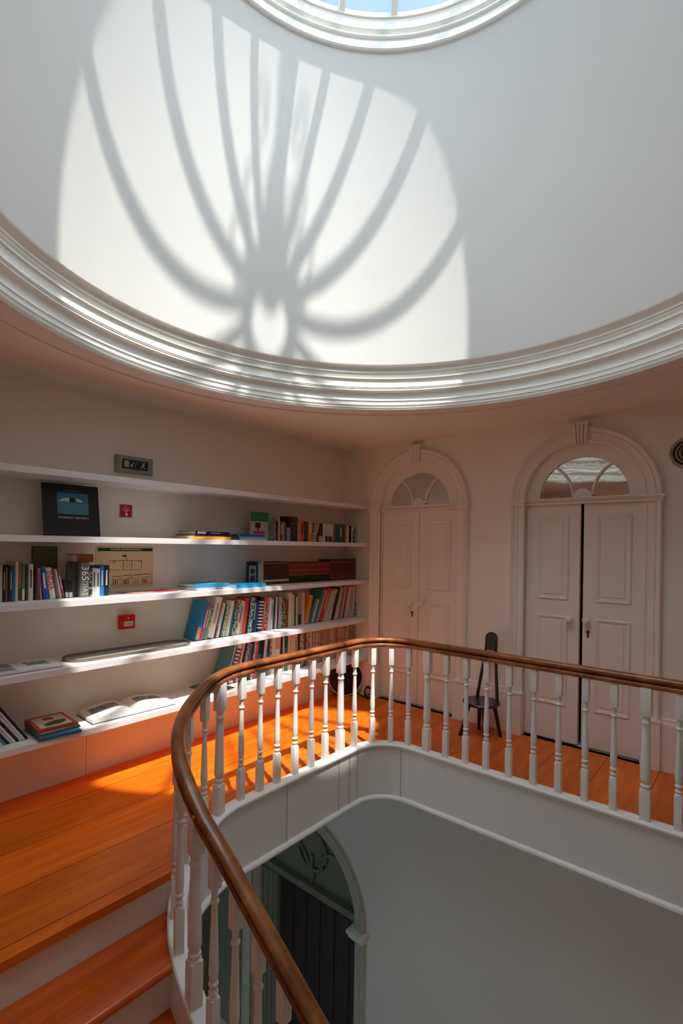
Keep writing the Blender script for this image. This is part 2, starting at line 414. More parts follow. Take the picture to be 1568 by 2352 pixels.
# ------------------------------------------------------------------ stairwell shell
ZL, YL, XLL = -3.95, 3.62, -5.0
ARC, ARI, ARO, ASP = -3.55, .73, .84, -1.9
bm = NB(); box(bm, (XLL, YL-.01, ZL), (ARC-ARO-.005, YL+.3, -.355)); S(link('wall_back_lower', bm, M_LOW_SHADED))  # wall left of the arch, split off so its shade is painted in
bm = plate([(ARC-ARO-.005, ZL), (XR, ZL), (XR, -.355), (ARC-ARO-.005, -.355)], [archloop(ARC, ARI, ZL+.0, ASP, 32)], lambda u, v, w: Vector((u, YL+w, v)), .3)
S(link('wall_back_lower', bm, M_LOW))
bm = NB(); box(bm, (XLL-.15, YF, ZL), (XLL, YL+.3, -.355)); S(link('wall_left_lower', bm, M_LOW_SHADED))  # shade of the lower left wall is put into the paint colour
bm = NB(); box(bm, (XLL, YF, ZL-.1), (XR, YL+.3, ZL)); S(link('floor_lower', bm, M_LOW))
d3 = S(thing('door_3', (ARC, YL, ZL), label='tall arched doorway downstairs with a dark wooden door'))
hz = ASP-ZL
cp = [(0, .01), (0, -.02), (.018, -.03), (.03, -.022), (.048, -.03), (.066, -.038), (.075, -.03), (.092, -.046), (.11, -.040), (.11, .01)]
def arch_frames(ri, spring, n=40):
    fr = []
    for i in range(n+1):
        a = pi*i/n; d = Vector((-cos(a), 0, sin(a)))
        fr.append((Vector((0, 0, spring))+d*ri, d, Vector((0, 1, 0))))
    return fr
def pil_frames(ri, sgn, z0, z1):
    d = Vector((sgn, 0, 0))
    return [(Vector((sgn*ri, 0, z0)), d, Vector((0, 1, 0))), (Vector((sgn*ri, 0, z1)), d, Vector((0, 1, 0)))]
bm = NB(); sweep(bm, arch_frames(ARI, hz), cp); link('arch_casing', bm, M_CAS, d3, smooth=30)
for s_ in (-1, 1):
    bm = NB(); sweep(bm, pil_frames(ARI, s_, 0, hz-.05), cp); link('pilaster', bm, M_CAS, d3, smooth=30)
    bm = NB()
    for k, (w, d, za, zb) in enumerate(((.012, .052, hz-.10, hz-.07), (.028, .075, hz-.07, hz-.045), (.018, .065, hz-.045, hz-.03), (.038, .095, hz-.03, hz+.0))):
        x = sorted((s_*(ARI-w-.01), s_*(ARO+w-.01))); box(bm, (x[0], -d, za), (x[1], .12, zb), bevel=.004)
    link('impost', bm, M_TRIM, d3)
bm = NB(); box(bm, (-ARI, .13, hz-.10), (ARI, .20, hz-.02), bevel=.006); box(bm, (-ARI, .115, hz-.035), (ARI, .2, hz-.015), bevel=.004); link('transom', bm, M_LOW_SHADED, d3)
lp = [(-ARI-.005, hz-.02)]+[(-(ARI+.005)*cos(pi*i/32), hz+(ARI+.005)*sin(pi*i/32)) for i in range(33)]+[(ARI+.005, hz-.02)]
bm = plate(lp, [], lambda u, v, w: Vector((u, .19+w, v)), .03); link('tympanum', bm, M_LOW_SHADED, d3)
bm = NB()
for cx_, r_ in ((-.36, .34), (.36, .34), (0, .2)):
    pts = [Vector((cx_+r_*cos(a), .175, hz+.02+(.02 if cx_ else .30)+r_*sin(a))) for a in [pi*i/20*(1 if cx_ else 2) for i in range(21)]]
    pts = [p for p in pts if (p.x**2+(p.z-hz)**2) < (ARI-.02)**2]
    if len(pts) > 2: tube(bm, pts, .018, 6)
tube(bm, [Vector((0, .175, hz)), Vector((0, .175, hz+.28))], .02, 6)
link('tracery', bm, M_LOW_SHADED, d3, smooth=40)
bm = NB(); box(bm, (-.43, .15, 0), (ARI, .20, hz-.1))
for i in range(1, 6): box(bm, (-.43+.19*i, .143, .0), (-.43+.19*i+.012, .15, hz-.1))
link('door_leaf', bm, M_DARK, d3, label='dark brown boarded leaf')
bm = NB(); box(bm, (-ARI, .12, 0), (-.438, .20, hz-.1)); 
for x in (-.70, -.62, -.54, -.47): box(bm, (x, .108, 0), (x+.02, .122, hz-.1), bevel=.004)
link('side_panel', bm, M_LOW_SHADED, d3)

# ------------------------------------------------------------------ upper doors
dp = [(0, .01), (0, -.014), (.012, -.022), (.022, -.016), (.050, -.018), (.056, -.026), (.070, -.030), (.078, -.022), (.090, -.036), (.104, -.044), (.115, -.036), (.115, .01)]
def leaf(root, x0, x1, ly, knob_x, keyhole, name='door_leaf'):
    bm = NB(); box(bm, (x0, ly, .012), (x1, ly+.04, 1.945), bevel=.0025)
    w = x1-x0; a, b = x0+w*.22, x1-w*.20
    for z0, z1 in ((.30, 1.035), (1.165, 1.845)):
        # moulding frame and raised field
        mo = [(0, 0), (0, -.006), (.008, -.012), (.018, -.008), (.028, -.003), (.03, 0)]
        c = [(a, z0), (b, z0), (b, z1), (a, z1)]
        dirs = [Vector((1, 0, 1)), Vector((-1, 0, 1)), Vector((-1, 0, -1)), Vector((1, 0, -1))]
        sweep(bm, [(Vector((x, ly, z)), dd, Vector((0, 1, 0))) for (x, z), dd in zip(c, dirs)], mo, closed=True)
        box(bm, (a+.045, ly-.006, z0+.045), (b-.045, ly+.001, z1-.045), bevel=.004)
    o = link(name, bm, M_DOOR, root)
    bm = NB(); lathe(bm, [(.011, .0), (.011, -.028), (.024, -.036), (.030, -.048), (.027, -.060), (.014, -.067)], (knob_x, ly, 1.02), seg=20, axis='y')
    link('knob', bm, M_TRIM, o, smooth=50)
    if keyhole:
        bm = NB(); lathe(bm, [(.0115, 0), (.0115, -.006)], (knob_x+.004, ly, .925), seg=16, axis='y'); box(bm, (knob_x-.003, ly-.006, .88), (knob_x+.011, ly, .925))
        link('keyhole_plate', bm, mat((.10, .06, .045), .5), o)
    return o
def door(nm, cx, lab, ajar):
    r = S(thing(nm, (cx, YD, 0), label=lab))
    bm = NB(); sweep(bm, arch_frames(RI, SPR), dp); link('arch_casing', bm, M_DOOR, r, smooth=30)
    for s_ in (-1, 1):
        bm = NB(); sweep(bm, pil_frames(RI, s_, .36, SPR-.04), dp); link('pilaster', bm, M_DOOR, r, smooth=30)
        bm = NB(); x = sorted((s_*(RI-.004), s_*(RO+.008))); box(bm, (x[0], -.05, 0), (x[1], .02, .355), bevel=.004); box(bm, (x[0]-.004, -.056, .340), (x[1]+.004, .02, .362), bevel=.004); link('plinth_block', bm, M_DOOR, r)
        bm = NB()
        for w, d, za, zb in ((.002, .046, -.045, -.028), (.010, .056, -.028, -.014), (.020, .068, -.014, .002)):
            x = sorted((s_*(RI-w), s_*(RO+w))); box(bm, (x[0], -d, SPR+za), (x[1], .02, SPR+zb), bevel=.0025)
        link('impost', bm, M_DOOR, r)
    # keystone: fluted wedge
    bm = NB(); z0, z1 = SPR+RI-.01, SPR+RO+.02
    for i in range(4):
        def X(k, z): t = (z-z0)/(z1-z0); w = .042+.022*t; return -w+2*w*k/4
        g = .0035
        vs = []
        for z, y in ((z0, -.05), (z1, -.075)):
            vs += [bm.verts.new((X(i, z)+g, y, z)), bm.verts.new((X(i+1, z)-g, y, z)), bm.verts.new((X(i+1, z), .0, z)), bm.verts.new((X(i, z), .0, z))]
        for f in ((0, 1, 2, 3), (7, 6, 5, 4), (0, 4, 5, 1), (1, 5, 6, 2), (2, 6, 7, 3), (3, 7, 4, 0)): bm.faces.new([vs[q] for q in f])
    box(bm, (-.07, -.085, z1), (.07, 0, z1+.018), bevel=.004)
    link('keystone', bm, M_DOOR, r)
    # transom
    bm = NB()
    for d, za, zb in ((.030, 1.945, 1.958), (.008, 1.955, 1.975), (.022, 1.972, 1.984), (.034, 1.984, 1.996)): box(bm, (-RI+.002, -d+.03, za), (RI-.002, .09, zb), bevel=.002)
    link('transom', bm, M_DOOR, r)
    # lunette board with round-headed opening, glass and two curved bars
    RG = .333; zb = 1.993
    o_ = [(-RI, zb)]+[(-RI*cos(pi*i/32), SPR+RI*sin(pi*i/32)) for i in range(33)]+[(RI, zb)]
    h_ = [(-RG, zb+.006)]+[(-RG*cos(pi*i/32), zb+.006+.32*sin(pi*i/32)) for i in range(1, 32)]+[(RG, zb+.006)]
    bm = plate(o_, [h_], lambda u, v, w: Vector((u, .035+w, v)), .03); link('lunette_board', bm, M_DOOR, r)
    g_ = [(-RG-.01, zb)]+[(-(RG+.01)*cos(pi*i/32), zb+.33*sin(pi*i/32)) for i in range(1, 32)]+[(RG+.01, zb)]
    bm = plate(g_, [], lambda u, v, w: Vector((u, .052+w, v)), .004); link('fanlight_glass', bm, M_FAN, r)
    for s_ in (-1, 1):
        fr = []
        for i in range(17):
            a = radians(4+84*i/16); c = Vector((s_*.333, 0, zb)); rr = .262
            d = Vector((-s_*cos(a), 0, sin(a)*1.12)); p = c+d*rr
            if p.x**2+(p.z-zb)**2 > (RG+.012)**2: break
            fr.append((p+Vector((0, .04, 0)), d.normalized(), Vector((0, 1, 0))))
        bm = NB(); sweep(bm, fr, [(-.008, -.008), (.008, -.008), (.011, .01), (-.011, .01)]); link('glazing_bar', bm, M_DOOR, r, smooth=40)
    bm = NB(); lathe(bm, [(.075, .035), (.072, .028), (.05, .024), (.02, .024)], (0, 0, zb), seg=40, axis='y')
    bmesh.ops.bisect_plane(bm, geom=bm.verts[:]+bm.edges[:]+bm.faces[:], plane_co=(0, 0, zb), plane_no=(0, 0, -1), clear_outer=True)
    link('sunburst_base', bm, M_DOOR, r)
    g = .0025 if not ajar else .012
    a = leaf(r, -RI+.003, -g, .05 if not ajar else .04, -.072, not ajar)
    b = leaf(r, g, RI-.003, .05, .05, ajar)
    return r
door('door_1', D1, 'left white arched double door beside the bookshelves, closed', False)
door('door_2', D2, 'right white arched double door with a narrow dark gap between its leaves', True)

# ------------------------------------------------------------------ staircase
def path_y(x, out=0.0):
    best = YS
    for i, p in enumerate(PATH):
        q = p-pnormal(i)*out
        if U[i] >= 0 and abs(q.x-x) < .03: return q.y
    return YS-out
stair = S(thing('staircase', (0, 0, 0), label='flight of white risers and varnished treads going down from the landing'))
TR, RS = .275, .2
for k in range(1, 13):
    xa = -2.19+TR*(k-1); xb = xa+TR+.028; z = -RS*k
    bm = NB()
    ys = [(xa+(xb-xa)*i/6) for i in range(7)]
    poly = [(xa, -1.0)]+[(xb, -1.0)]+[(x, max(YS-.04, path_y(x, .03) if x < X0+R2 else YS-.04)) for x in reversed(ys)]
    vt = [bm.verts.new((x, y, z)) for x, y in poly]; vb = [bm.verts.new((x, y, z-.042)) for x, y in poly]
    bm.faces.new(vt); bm.faces.new(vb[::-1])
    for i in range(len(poly)): bm.faces.new((vt[i], vb[i], vb[(i+1) % len(poly)], vt[(i+1) % len(poly)]))
    es = [e for e in bm.edges if abs(e.verts[0].co.x-xb) < 1e-5 and abs(e.verts[1].co.x-xb) < 1e-5 and abs(e.verts[0].co.z-e.verts[1].co.z) < 1e-5]
    bmesh.ops.bevel(bm, geom=es, offset=.019, segments=5, affect='EDGES', profile=.5)
    link('tread', bm, M_TREAD, stair, smooth=40)
for k in range(0, 13):
    xa = -2.19+TR*k; z = -RS*k
    yy = path_y(xa, .03) if xa < X0+R2 else YS-.04
    bm = NB(); box(bm, (xa-.02, -1.0, z-RS), (xa, yy+.01, z-.041)); link('riser', bm, M_TRIM, stair)
bm = NB(); box(bm, (-2.26, YF, -.40), (-2.213, 1.30, -.045)); link('landing_fascia', bm, M_TRIM, stair)
bm = NB(); box(bm, (-2.3, -1.1, ZL), (1.3, -1.0, ZC)); S(link('wall_stair', bm, M_WALL))

# string / kerb with fascia: one white member that follows the well
def kerb_prof(u):
    zt = zstr(u); zb = -.405 if u < .55 else min(-.405, zt-.36)
    if .55 <= u < 1.3:
        t = (u-.55)/.75; zb = (-.405)*(1-t)+(zt-.36)*t; zb = min(-.405, zb)
    a, b = -.034, .036                      # gallery side, well side
    bot = -.045 if u < .15 else None
    return zt, zb, a, b
bm = NB(); fr = []
for i in range(len(PATH)):
    zt, zb, a, b = kerb_prof(U[i]); n = pnormal(i)
    pr = [(a, zb), (a, zt-.008), (a+.006, zt), (b+.008, zt), (b+.016, zt-.007), (b+.016, zt-.018), (b+.006, zt-.026), (b-.004, zt-.032), (b-.004, zb+.038), (b+.003, zb+.034), (b+.016, zb+.028), (b+.021, zb+.016), (b+.016, zb+.004), (b+.004, zb)]
    fr.append((PATH[i], n, Vector((0, 0, 1)), pr))
sweep(bm, fr, None)
o = kerb = S(link('trim_6', bm, M_BAL, smooth=30)); o['label'] = 'white kerb and fascia board running round the stairwell edge'

# ------------------------------------------------------------------ balustrade
bal = thing('balustrade', (X0, 2.0, 0), label='white turned balustrade with a curved brown wooden handrail around the stairwell', cat='railing')
inv = Vector((-X0, -2.0, 0))
hp_ = [(.020, -.036), (.026, -.033), (.028, -.026), (.027, -.014), (.023, -.009), (.015, -.007), (.011, -.001), (.016, .004), (.025, .005), (.030, .013), (.029, .023), (.023, .031), (.011, .036)]
rp = hp_+[(-a, b) for a, b in hp_[::-1]]
bm = NB(); fr = []
ZS = [zrail(u) for u in U]
ZS = [sum(ZS[max(0, i-4):i+5])/len(ZS[max(0, i-4):i+5]) for i in range(len(ZS))]
for i in range(len(PATH)): fr.append((PATH[i]+Vector((0, 0, ZS[i]))+inv, pnormal(i), Vector((0, 0, 1))))
sweep(bm, fr, rp); link('handrail', bm, M_RAIL, bal, smooth=62)
def sq(bm, w, z0, z1, ch=0):
    box(bm, (-w, -w, z0), (w, w, z1), bevel=.0018)
H = .79
def baluster_mesh():
    bm = NB(); w = .0195
    sq(bm, w, -.03, .188)
    lathe(bm, [(.0195, .186), (.0195, .194), (.015, .198), (.0165, .206), (.0195, .212), (.0165, .219), (.0125, .224), (.0135, .232), (.0185, .236), (.0205, .242), (.0185, .248), (.015, .252), (.0165, .262), (.0195, .285), (.0185, .33), (.0155, .42), (.0132, .50), (.0125, .548), (.0165, .552), (.0185, .558), (.0165, .564), (.0128, .568), (.0132, .60), (.0165, .608), (.0185, .612)], seg=16)
    sq(bm, w, .61, .764)
    return bm
def newel_mesh():
    bm = NB(); w = .0265
    sq(bm, w, -.04, .168)
    lathe(bm, [(0.0280, 0.1660), (0.0280, 0.1749), (0.0230, 0.1793), (0.0270, 0.1882), (0.0270, 0.1970), (0.0210, 0.2037), (0.0215, 0.2125), (0.0260, 0.2214), (0.0285, 0.2380), (0.0270, 0.2989), (0.0245, 0.4097), (0.0225, 0.5094), (0.0215, 0.5448), (0.0245, 0.5493), (0.0265, 0.5559), (0.0245, 0.5626), (0.0210, 0.5681), (0.0215, 0.5869), (0.0260, 0.5980)], seg=20)
    sq(bm, w, .596, .764)
    return bm
def to_me(bm, nm, sm):
    bmesh.ops.recalc_face_normals(bm, faces=bm.faces); me = bpy.data.meshes.new(nm); bm.to_mesh(me); bm.free(); me.materials.append(M_BAL)
    me.polygons.foreach_set('use_smooth', [True]*len(me.polygons))
    try: me.set_sharp_from_angle(angle=radians(sm))
    except Exception: pass
    return me
ME_B = to_me(baluster_mesh(), 'baluster', 38); ME_N = to_me(newel_mesh(), 'newel_post', 38)
def upost(u, big):
    p, n = path_at(u)
    o = bpy.data.objects.new('newel_post' if big else 'baluster', ME_N if big else ME_B); col.objects.link(o); o.parent = bal
    o.location = p+inv+Vector((0, 0, zstr(u))); o.rotation_euler = (0, 0, math.atan2(n.y, n.x))
# positions measured along the kerb, relative to where the stair curve starts
def near_u(px, py):
    q = at(px, py, 'z', .03); q.z = 0; best = None
    for i in range(len(PATH)-1):
        a, b = PATH[i], PATH[i+1]; t = max(0, min(1, (q-a).dot(b-a)/(b-a).length_squared)); d = (a.lerp(b, t)-q).length
        if best is None or d < best[0]: best = (d, U[i]+t*(U[i+1]-U[i]))
    return best[1]
level = [(1558, 1903, 0), (1480, 1884, 1), (1407, 1860, 0), (1341, 1840, 0), (1281, 1820, 0), (1223, 1803, 0), (1169, 1783, 0), (1119, 1765, 0), (1070, 1752, 0), (1026, 1737, 0), (981, 1724, 1), (936, 1712, 0), (896, 1706, 0), (855, 1707, 0), (817, 1717, 0), (783, 1731, 1), (747, 1747, 0), (714, 1762, 0), (678, 1780, 0), (638, 1800, 0), (599, 1819, 0), (556, 1840, 0), (506, 1867, 1)]
us = [(near_u(a, b), c) for a, b, c in level]
u0 = us[0][0]
for i in range(1, 8): upost(u0-.158*i, i == 7)
for u, c in us: upost(u, c)
ul = us[-1][0]
k0 = 4.631
for s_, c in ((4.765, 0), (4.91, 0), (5.06, 0), (5.205, 0), (5.36, 0), (5.541, 1), (5.675, 0), (5.805, 0), (5.935, 0), (6.065, 0), (6.195, 0), (6.325, 0), (6.47, 1), (6.6, 0), (6.73, 0), (6.86, 0)):
    upost(ul+(s_-k0)+(.035 if s_ > 4.9 else 0), c)

for px in (737, 792, 832, 912, 500):
    u = near_u(px, 1722); p, n = path_at(u); bm = NB()
    box(bm, (-.001, -.0012, -.372), (.0008, .0012, .0))
    s_ = link('board_seam', bm, mat((.30, .29, .27), .8), kerb); s_.location = p+n*.0365; s_.rotation_euler = (0, 0, math.atan2(n.y, n.x))

# ------------------------------------------------------------------ shelves
names = ['topmost', 'second', 'third', 'fourth', 'lowest']
SB = [1.970, 1.576, 1.186, .780, .375]; TH = .038; XF = -3.208
shelf_lab = ['empty topmost long white wall shelf, under the exit sign', 'second long white wall shelf down, carrying the upright black picture book', 'third long white wall shelf down, carrying the brown encyclopaedia sets', 'fourth long white wall shelf down, carrying the oval tray', 'lowest long white wall shelf, just above the floor, carrying the open art book']
for k in range(5):
    bm = NB(); box(bm, (XL, YF, SB[k]), (XF, YD-.002, SB[k]+TH), bevel=.0015)
    tag(link('wall_shelf', bm, M_SHELF), shelf_lab[k], 'shelf', 'long white wall shelves')
ST = [z+TH for z in SB]

# ------------------------------------------------------------------ books
CN = {}
def cname(h):
    r, g, b = (int(h[i:i+2], 16)/255 for i in (0, 2, 4))
    mx, mn = max(r, g, b), min(r, g, b); v = mx; s = 0 if mx == 0 else (mx-mn)/mx
    if v < .17: return 'black'
    if s < .13: return 'white' if v > .8 else 'pale grey' if v > .6 else 'grey' if v > .35 else 'charcoal'
    import colorsys
    hh = colorsys.rgb_to_hsv(r, g, b)[0]*360
    if hh < 14 or hh >= 345: n = 'red' if s > .45 else 'pinkish'
    elif hh < 40: n = 'orange' if (s > .6 and v > .75) else 'brown' if v < .6 else 'tan' if s > .3 else 'cream'
    elif hh < 66: n = 'yellow' if (s > .5 and v > .65) else 'olive' if v < .55 else 'cream'
    elif hh < 165: n = 'green'
    elif hh < 196: n = 'teal'
    elif hh < 250: n = 'blue'
    elif hh < 300: n = 'purple'
    else: n = 'pink'
    return ('dark ' if v < .42 and n not in ('olive', 'brown') else 'light ' if v > .8 and s < .4 and n not in ('cream', 'tan') else '')+n
ORD = ['first', 'second', 'third', 'fourth', 'fifth', 'sixth', 'seventh', 'eighth', 'ninth', 'tenth', 'eleventh', 'twelfth']
def ordn(i, n, row):
    if i < 12: return '%s from the left in %s' % (ORD[i], row)
    if n-1-i < 12: return '%s from the right in %s' % (ORD[n-1-i], row)
    k = i+1
    return '%d%s from the left in %s' % (k, 'th' if k % 100 in (11, 12, 13) else {1: 'st', 2: 'nd', 3: 'rd'}.get(k % 10, 'th'), row)
def book_cover(t, h, d, side):
    """spine at x=0 facing +x; y 0..t (side=1) or -t..0 (side=-1)"""
    bm = NB(); y0, y1 = (0, t) if side > 0 else (-t, 0); b = min(.003, t*.18)
    box(bm, (-d, y0, 0), (-.002, y0+b, h)); box(bm, (-d, y1-b, 0), (-.002, y1, h))
    n = 5; pr = []
    for i in range(n+1):
        a = pi*i/n; pr.append((-.004+.005*sin(a), (y0+y1)/2-(t/2)*cos(a)))
    vs0 = [bm.verts.new((x, y, 0)) for x, y in pr]; vs1 = [bm.verts.new((x, y, h)) for x, y in pr]
    for i in range(n): bm.faces.new((vs0[i], vs0[i+1], vs1[i+1], vs1[i]))
    bm.faces.new(vs0[::-1]); bm.faces.new(vs1); bm.faces.new((vs0[0], vs1[0], vs1[-1], vs0[-1]))
    return bm
SPM = {}
def spine_mat(c, dc, kind, seed):
    k = (c, dc, kind, seed if kind == 'd' else 0)
    if k in SPM: return SPM[k]
    m = bpy.data.materials.new('printed_cover'); m.use_nodes = True; nt = m.node_tree; L = nt.links
    b = nt.nodes['Principled BSDF']; b.inputs['Roughness'].default_value = .42; b.inputs['Specular IOR Level'].default_value = .4
    tc = nt.nodes.new('ShaderNodeTexCoord'); cr = nt.nodes.new('ShaderNodeValToRGB'); cr.color_ramp.interpolation = 'CONSTANT'
    e = cr.color_ramp.elements; A = (*hexc(c), 1); B = (*hexc(dc), 1)
    if kind == 'd':
        n = nt.nodes.new('ShaderNodeTexNoise'); n.inputs['Scale'].default_value = 60; n.inputs['Detail'].default_value = 3
        mp = nt.nodes.new('ShaderNodeMapping'); mp.inputs['Location'].default_value = (seed*3.1, seed*1.7, seed)
        L.new(tc.outputs['Object'], mp.inputs['Vector']); L.new(mp.outputs['Vector'], n.inputs['Vector']); L.new(n.outputs['Fac'], cr.inputs['Fac'])
        e[0].position = 0; e[0].color = A; e[1].position = .53; e[1].color = B
    else:
        sp = nt.nodes.new('ShaderNodeSeparateXYZ'); L.new(tc.outputs['Generated'], sp.inputs[0]); L.new(sp.outputs['Z'], cr.inputs['Fac'])
        bands = {'z': [(.08+.095*q, .125+.095*q) for q in range(9)], 'b': [(.06, .10), (.55, .58), (.86, .9)], 'g': [(.12, .14), (.24, .25), (.86, .88)], 'n': [(.13, .20), (.93, .95)], 'm': [(.37, .385), (.60, .615), (.86, .875)]}[kind]
        e[0].position = 0; e[0].color = A; e[1].position = bands[0][0]; e[1].color = B
        x = e.new(bands[0][1]); x.color = A
        for p, q in bands[1:]:
            x = e.new(p); x.color = B; x = e.new(q); x.color = A
        if kind == 'm': e[0].color = (.012, .010, .009, 1)
    L.new(cr.outputs['Color'], b.inputs['Base Color'])
    SPM[k] = m
    return m
def book(x, y, z, t, h, d, c, lean=0, side=None, deco=None, dc='ddd8cc', seed=0, spread=None):
    side = side or (1 if lean >= 0 else -1)
    cov = link('book', book_cover(t, h, d, side), spine_mat(c, dc, deco, seed) if deco in ('d', 'z', 'b', 'g', 'n', 'm') else mat(c, .42))
    cov.location = (x, y, z); cov.rotation_euler = (radians(lean), 0, 0)
    y0, y1 = (0, t) if side > 0 else (-t, 0); b = min(.003, t*.18)
    bm = NB(); box(bm, (-d+.004, y0+b, .004), (-.004, y1-b, h-.004)); link('page_block', bm, M_PAGE, cov)
    if deco in ('t', 'h', 'l'):
        bm = NB(); e = .0016
        def strip(za, zb, w=.36):
            m_ = (y0+y1)/2; box(bm, (-.0005, m_-t*w, h*za), (e, m_+t*w, h*zb))
        if deco == 't': strip(.35, .85, .16)
        elif deco == 'b': strip(.06, .10); strip(.55, .9, .2)
        elif deco == 'h': strip(.62, .97, .42)
        elif deco == 'l': strip(.03, .33, .42)
        elif deco == 'g': strip(.10, .12, .4); strip(.30, .32, .4); strip(.72, .74, .4); strip(.88, .90, .4)
        elif deco == 'z':
            for q in range(9): strip(.08+.095*q, .125+.095*q, .42)
        elif deco == 'd':
            rr = random.Random(seed)
            for q in range(14):
                zz = rr.uniform(.05, .92); m_ = (y0+y1)/2+rr.uniform(-.25, .25)*t; s_ = rr.uniform(.06, .16)*t
                box(bm, (-.0005, m_-s_, h*zz), (e, m_+s_, h*(zz+rr.uniform(.01, .05))))
        link('spine_title', bm, mat(dc, .5), cov)
    return cov
def row(px0, toks, z, xs, name, grp, kind='book', hmul=1.0):
    """toks: 'width_px colour height_px [deco [decocolour [lean]]]'"""
    px = px0; n = len(toks); out = []; same = {}
    data = []
    for q in toks:
        p = q.split(); w = float(p[0]); c = p[1]; hp = float(p[2]); deco = p[3] if len(p) > 3 and p[3] != '-' else None
        dc = p[4] if len(p) > 4 and p[4] != '-' else 'd9d4c8'; ln = float(p[5]) if len(p) > 5 else 0
        data.append((w, c, hp, deco, dc, ln))
    for i, (w, c, hp, deco, dc, ln) in enumerate(data):
        if c == 'gap': px += w; continue
        a = at(px, 1300, 'x', xs); b = at(px+w, 1300, 'x', xs); px += w
        dep = (Vector((xs, a.y, z))-EYE).dot(fw); h = hp*hmul*dep/F
        span = b.y-a.y; t = max(.006, span*cos(radians(ln))-.0006)
        d = min(abs(XL-xs)-.012, .17)*R.uniform(.86, 1.0); h = min(h, .352)
        # neighbours that lean differently only touch along an edge: thin the book by the wedge between them
        if ln < 0 and i and data[i-1][5] < ln: t = max(.004, t-cos(radians(ln))*h*(math.tan(radians(-data[i-1][5]))-math.tan(radians(-ln))))
        if ln > 0 and i+1 < n and data[i+1][5] > ln: t = max(.006, t-cos(radians(ln))*h*(math.tan(radians(data[i+1][5]))-math.tan(radians(ln))))
        if ln == 0 and i and data[i-1][5] < 0: t = max(.004, t-h*math.tan(radians(-data[i-1][5])))
        yy = a.y if ln >= 0 else b.y
        if ln == 0 and i and data[i-1][5] < 0: yy = b.y-t
        o = book(xs+R.uniform(-.006, .004), yy, z, t, h, d, c, ln, deco=deco, dc=dc, seed=i)
        sz = ('thick ' if t > .045 else 'thin ' if t < .016 else '')+('tall ' if h > .27 else 'small ' if h < .17 else '')
        if deco == 'z': sz += 'striped '
        lab = '%s%s %s, %s' % (sz, cname(c), kind, ordn(i, n, name))
        tag(o, lab, 'book', grp)
    return px
WH = 'e8e4dc'
# second shelf, right-hand row
rowA = ['12 8d8f8a 45 d 4c4c48', '4 26262a 46', '4 c9b694 55', '6 5f4a36 46 t', '4 b9a27c 45', '6 6a4632 43', '7 8fa4b4 32', '17 2b1c1a 58 d 5a4436', '4 b89c74 52', '3 c8ad7c 48', '9 f0562e 50 t 3a1a12', '4 3a3f40 47', '5 4a4b44 46', '8 e0984e 47 t fff0d0', '10 cfcac0 44 d 55504a -14', '6 55342c 36', '10 3c2426 43 l c9c4ba', '5 ddd8cf 43', '6 c9c6c0 42 l 26343a', '10 d8d0bd 42 l 2b4a58', '4 c9b88e 46', '5 70523c 42', '6 1d5560 42', '8 257080 41 t', '7 6a3a26 40', '4 c98d5c 44', '4 e2d6bd 38', '6 1b1a1c 39', '3 e8e6e2 37', '6 191719 36 d c8c8c8']
row(622, rowA, ST[1], -3.38, 'second shelf row', 'upright books on the second shelf')
# third shelf, left-hand row
rowBl = ['7 c3c2bc 86', '7 211b18 82 t b7a884', '5 8a6a4e 80', '4 3a2320 84', '6 3f3566 82 t', '6 1f7f8c 76', '7 cfc4b6 92', '9 b8622c 90 l 3f4a24', '7 5a8a56 84 l dedbd0', '3 26221f 82', '5 7a4336 83', '11 d8cdbb 84 t 4a4440', '4 1d1b1a 82', '4 5a2a26 80', '8 5d6052 70']
px = row(0, rowBl, ST[2], -3.36, 'left end row of third shelf', 'upright books at the left of the third shelf')
rowBm = ['8 d8738c 72 t 8a3a50 5', '16 2553a0 72 t dfe4ee 7', '15 e4dcd0 72 - - 9', '8 7a6654 70 - - 10', '6 d8d2c6 68 - - 11', '6 a0324a 62 t - 12', '8 241c1e 40 l c8c8c8 8', '9 211a1c 38 l d0d0d0 4']
row(px, rowBm, ST[2], -3.36, 'leaning group on third shelf', 'leaning books on the third shelf')
o = [q for q in col.objects if q.name.startswith('book') and q.get('group') == 'leaning books on the third shelf'][2]
tt = max(v.co.y for v in o.data.vertices)
text('spine_lettering', 'INDIA', .05, Matrix(((0, 0, 1, .0016), (0, 1, 0, tt/2), (-1, 0, 0, .115), (0, 0, 0, 1))), mat('c8372c', .5), o, xs=.9)
o['label'] = 'thick white book with red vertical lettering, leaning left beside the blue book'
def flat(name, cx, cy, z, lx, ly, t, c, rot=0, spine=1, label='', grp=None, cover=None, pages=M_PAGE, cat='book'):
    """closed book lying flat; spine along +x side faces the room"""
    e = thing(name, (cx, cy, z), (0, 0, radians(rot)), label=label, cat=cat, group=grp)
    bm = NB(); x0, x1 = -lx/2, lx/2; y0, y1 = -ly/2, ly/2; b = min(.003, t*.2)
    box(bm, (x0, y0, 0), (x1, y1, b)); box(bm, (x0, y0, t-b), (x1, y1, t)); box(bm, (x1-.003, y0, 0), (x1, y1, t), bevel=.001)
    link('cover', bm, mat(c, .38), e)
    bm = NB(); box(bm, (x0+.005, y0+.004, b), (x1-.004, y1-.004, t-b)); link('page_block', bm, pages, e)
    return e
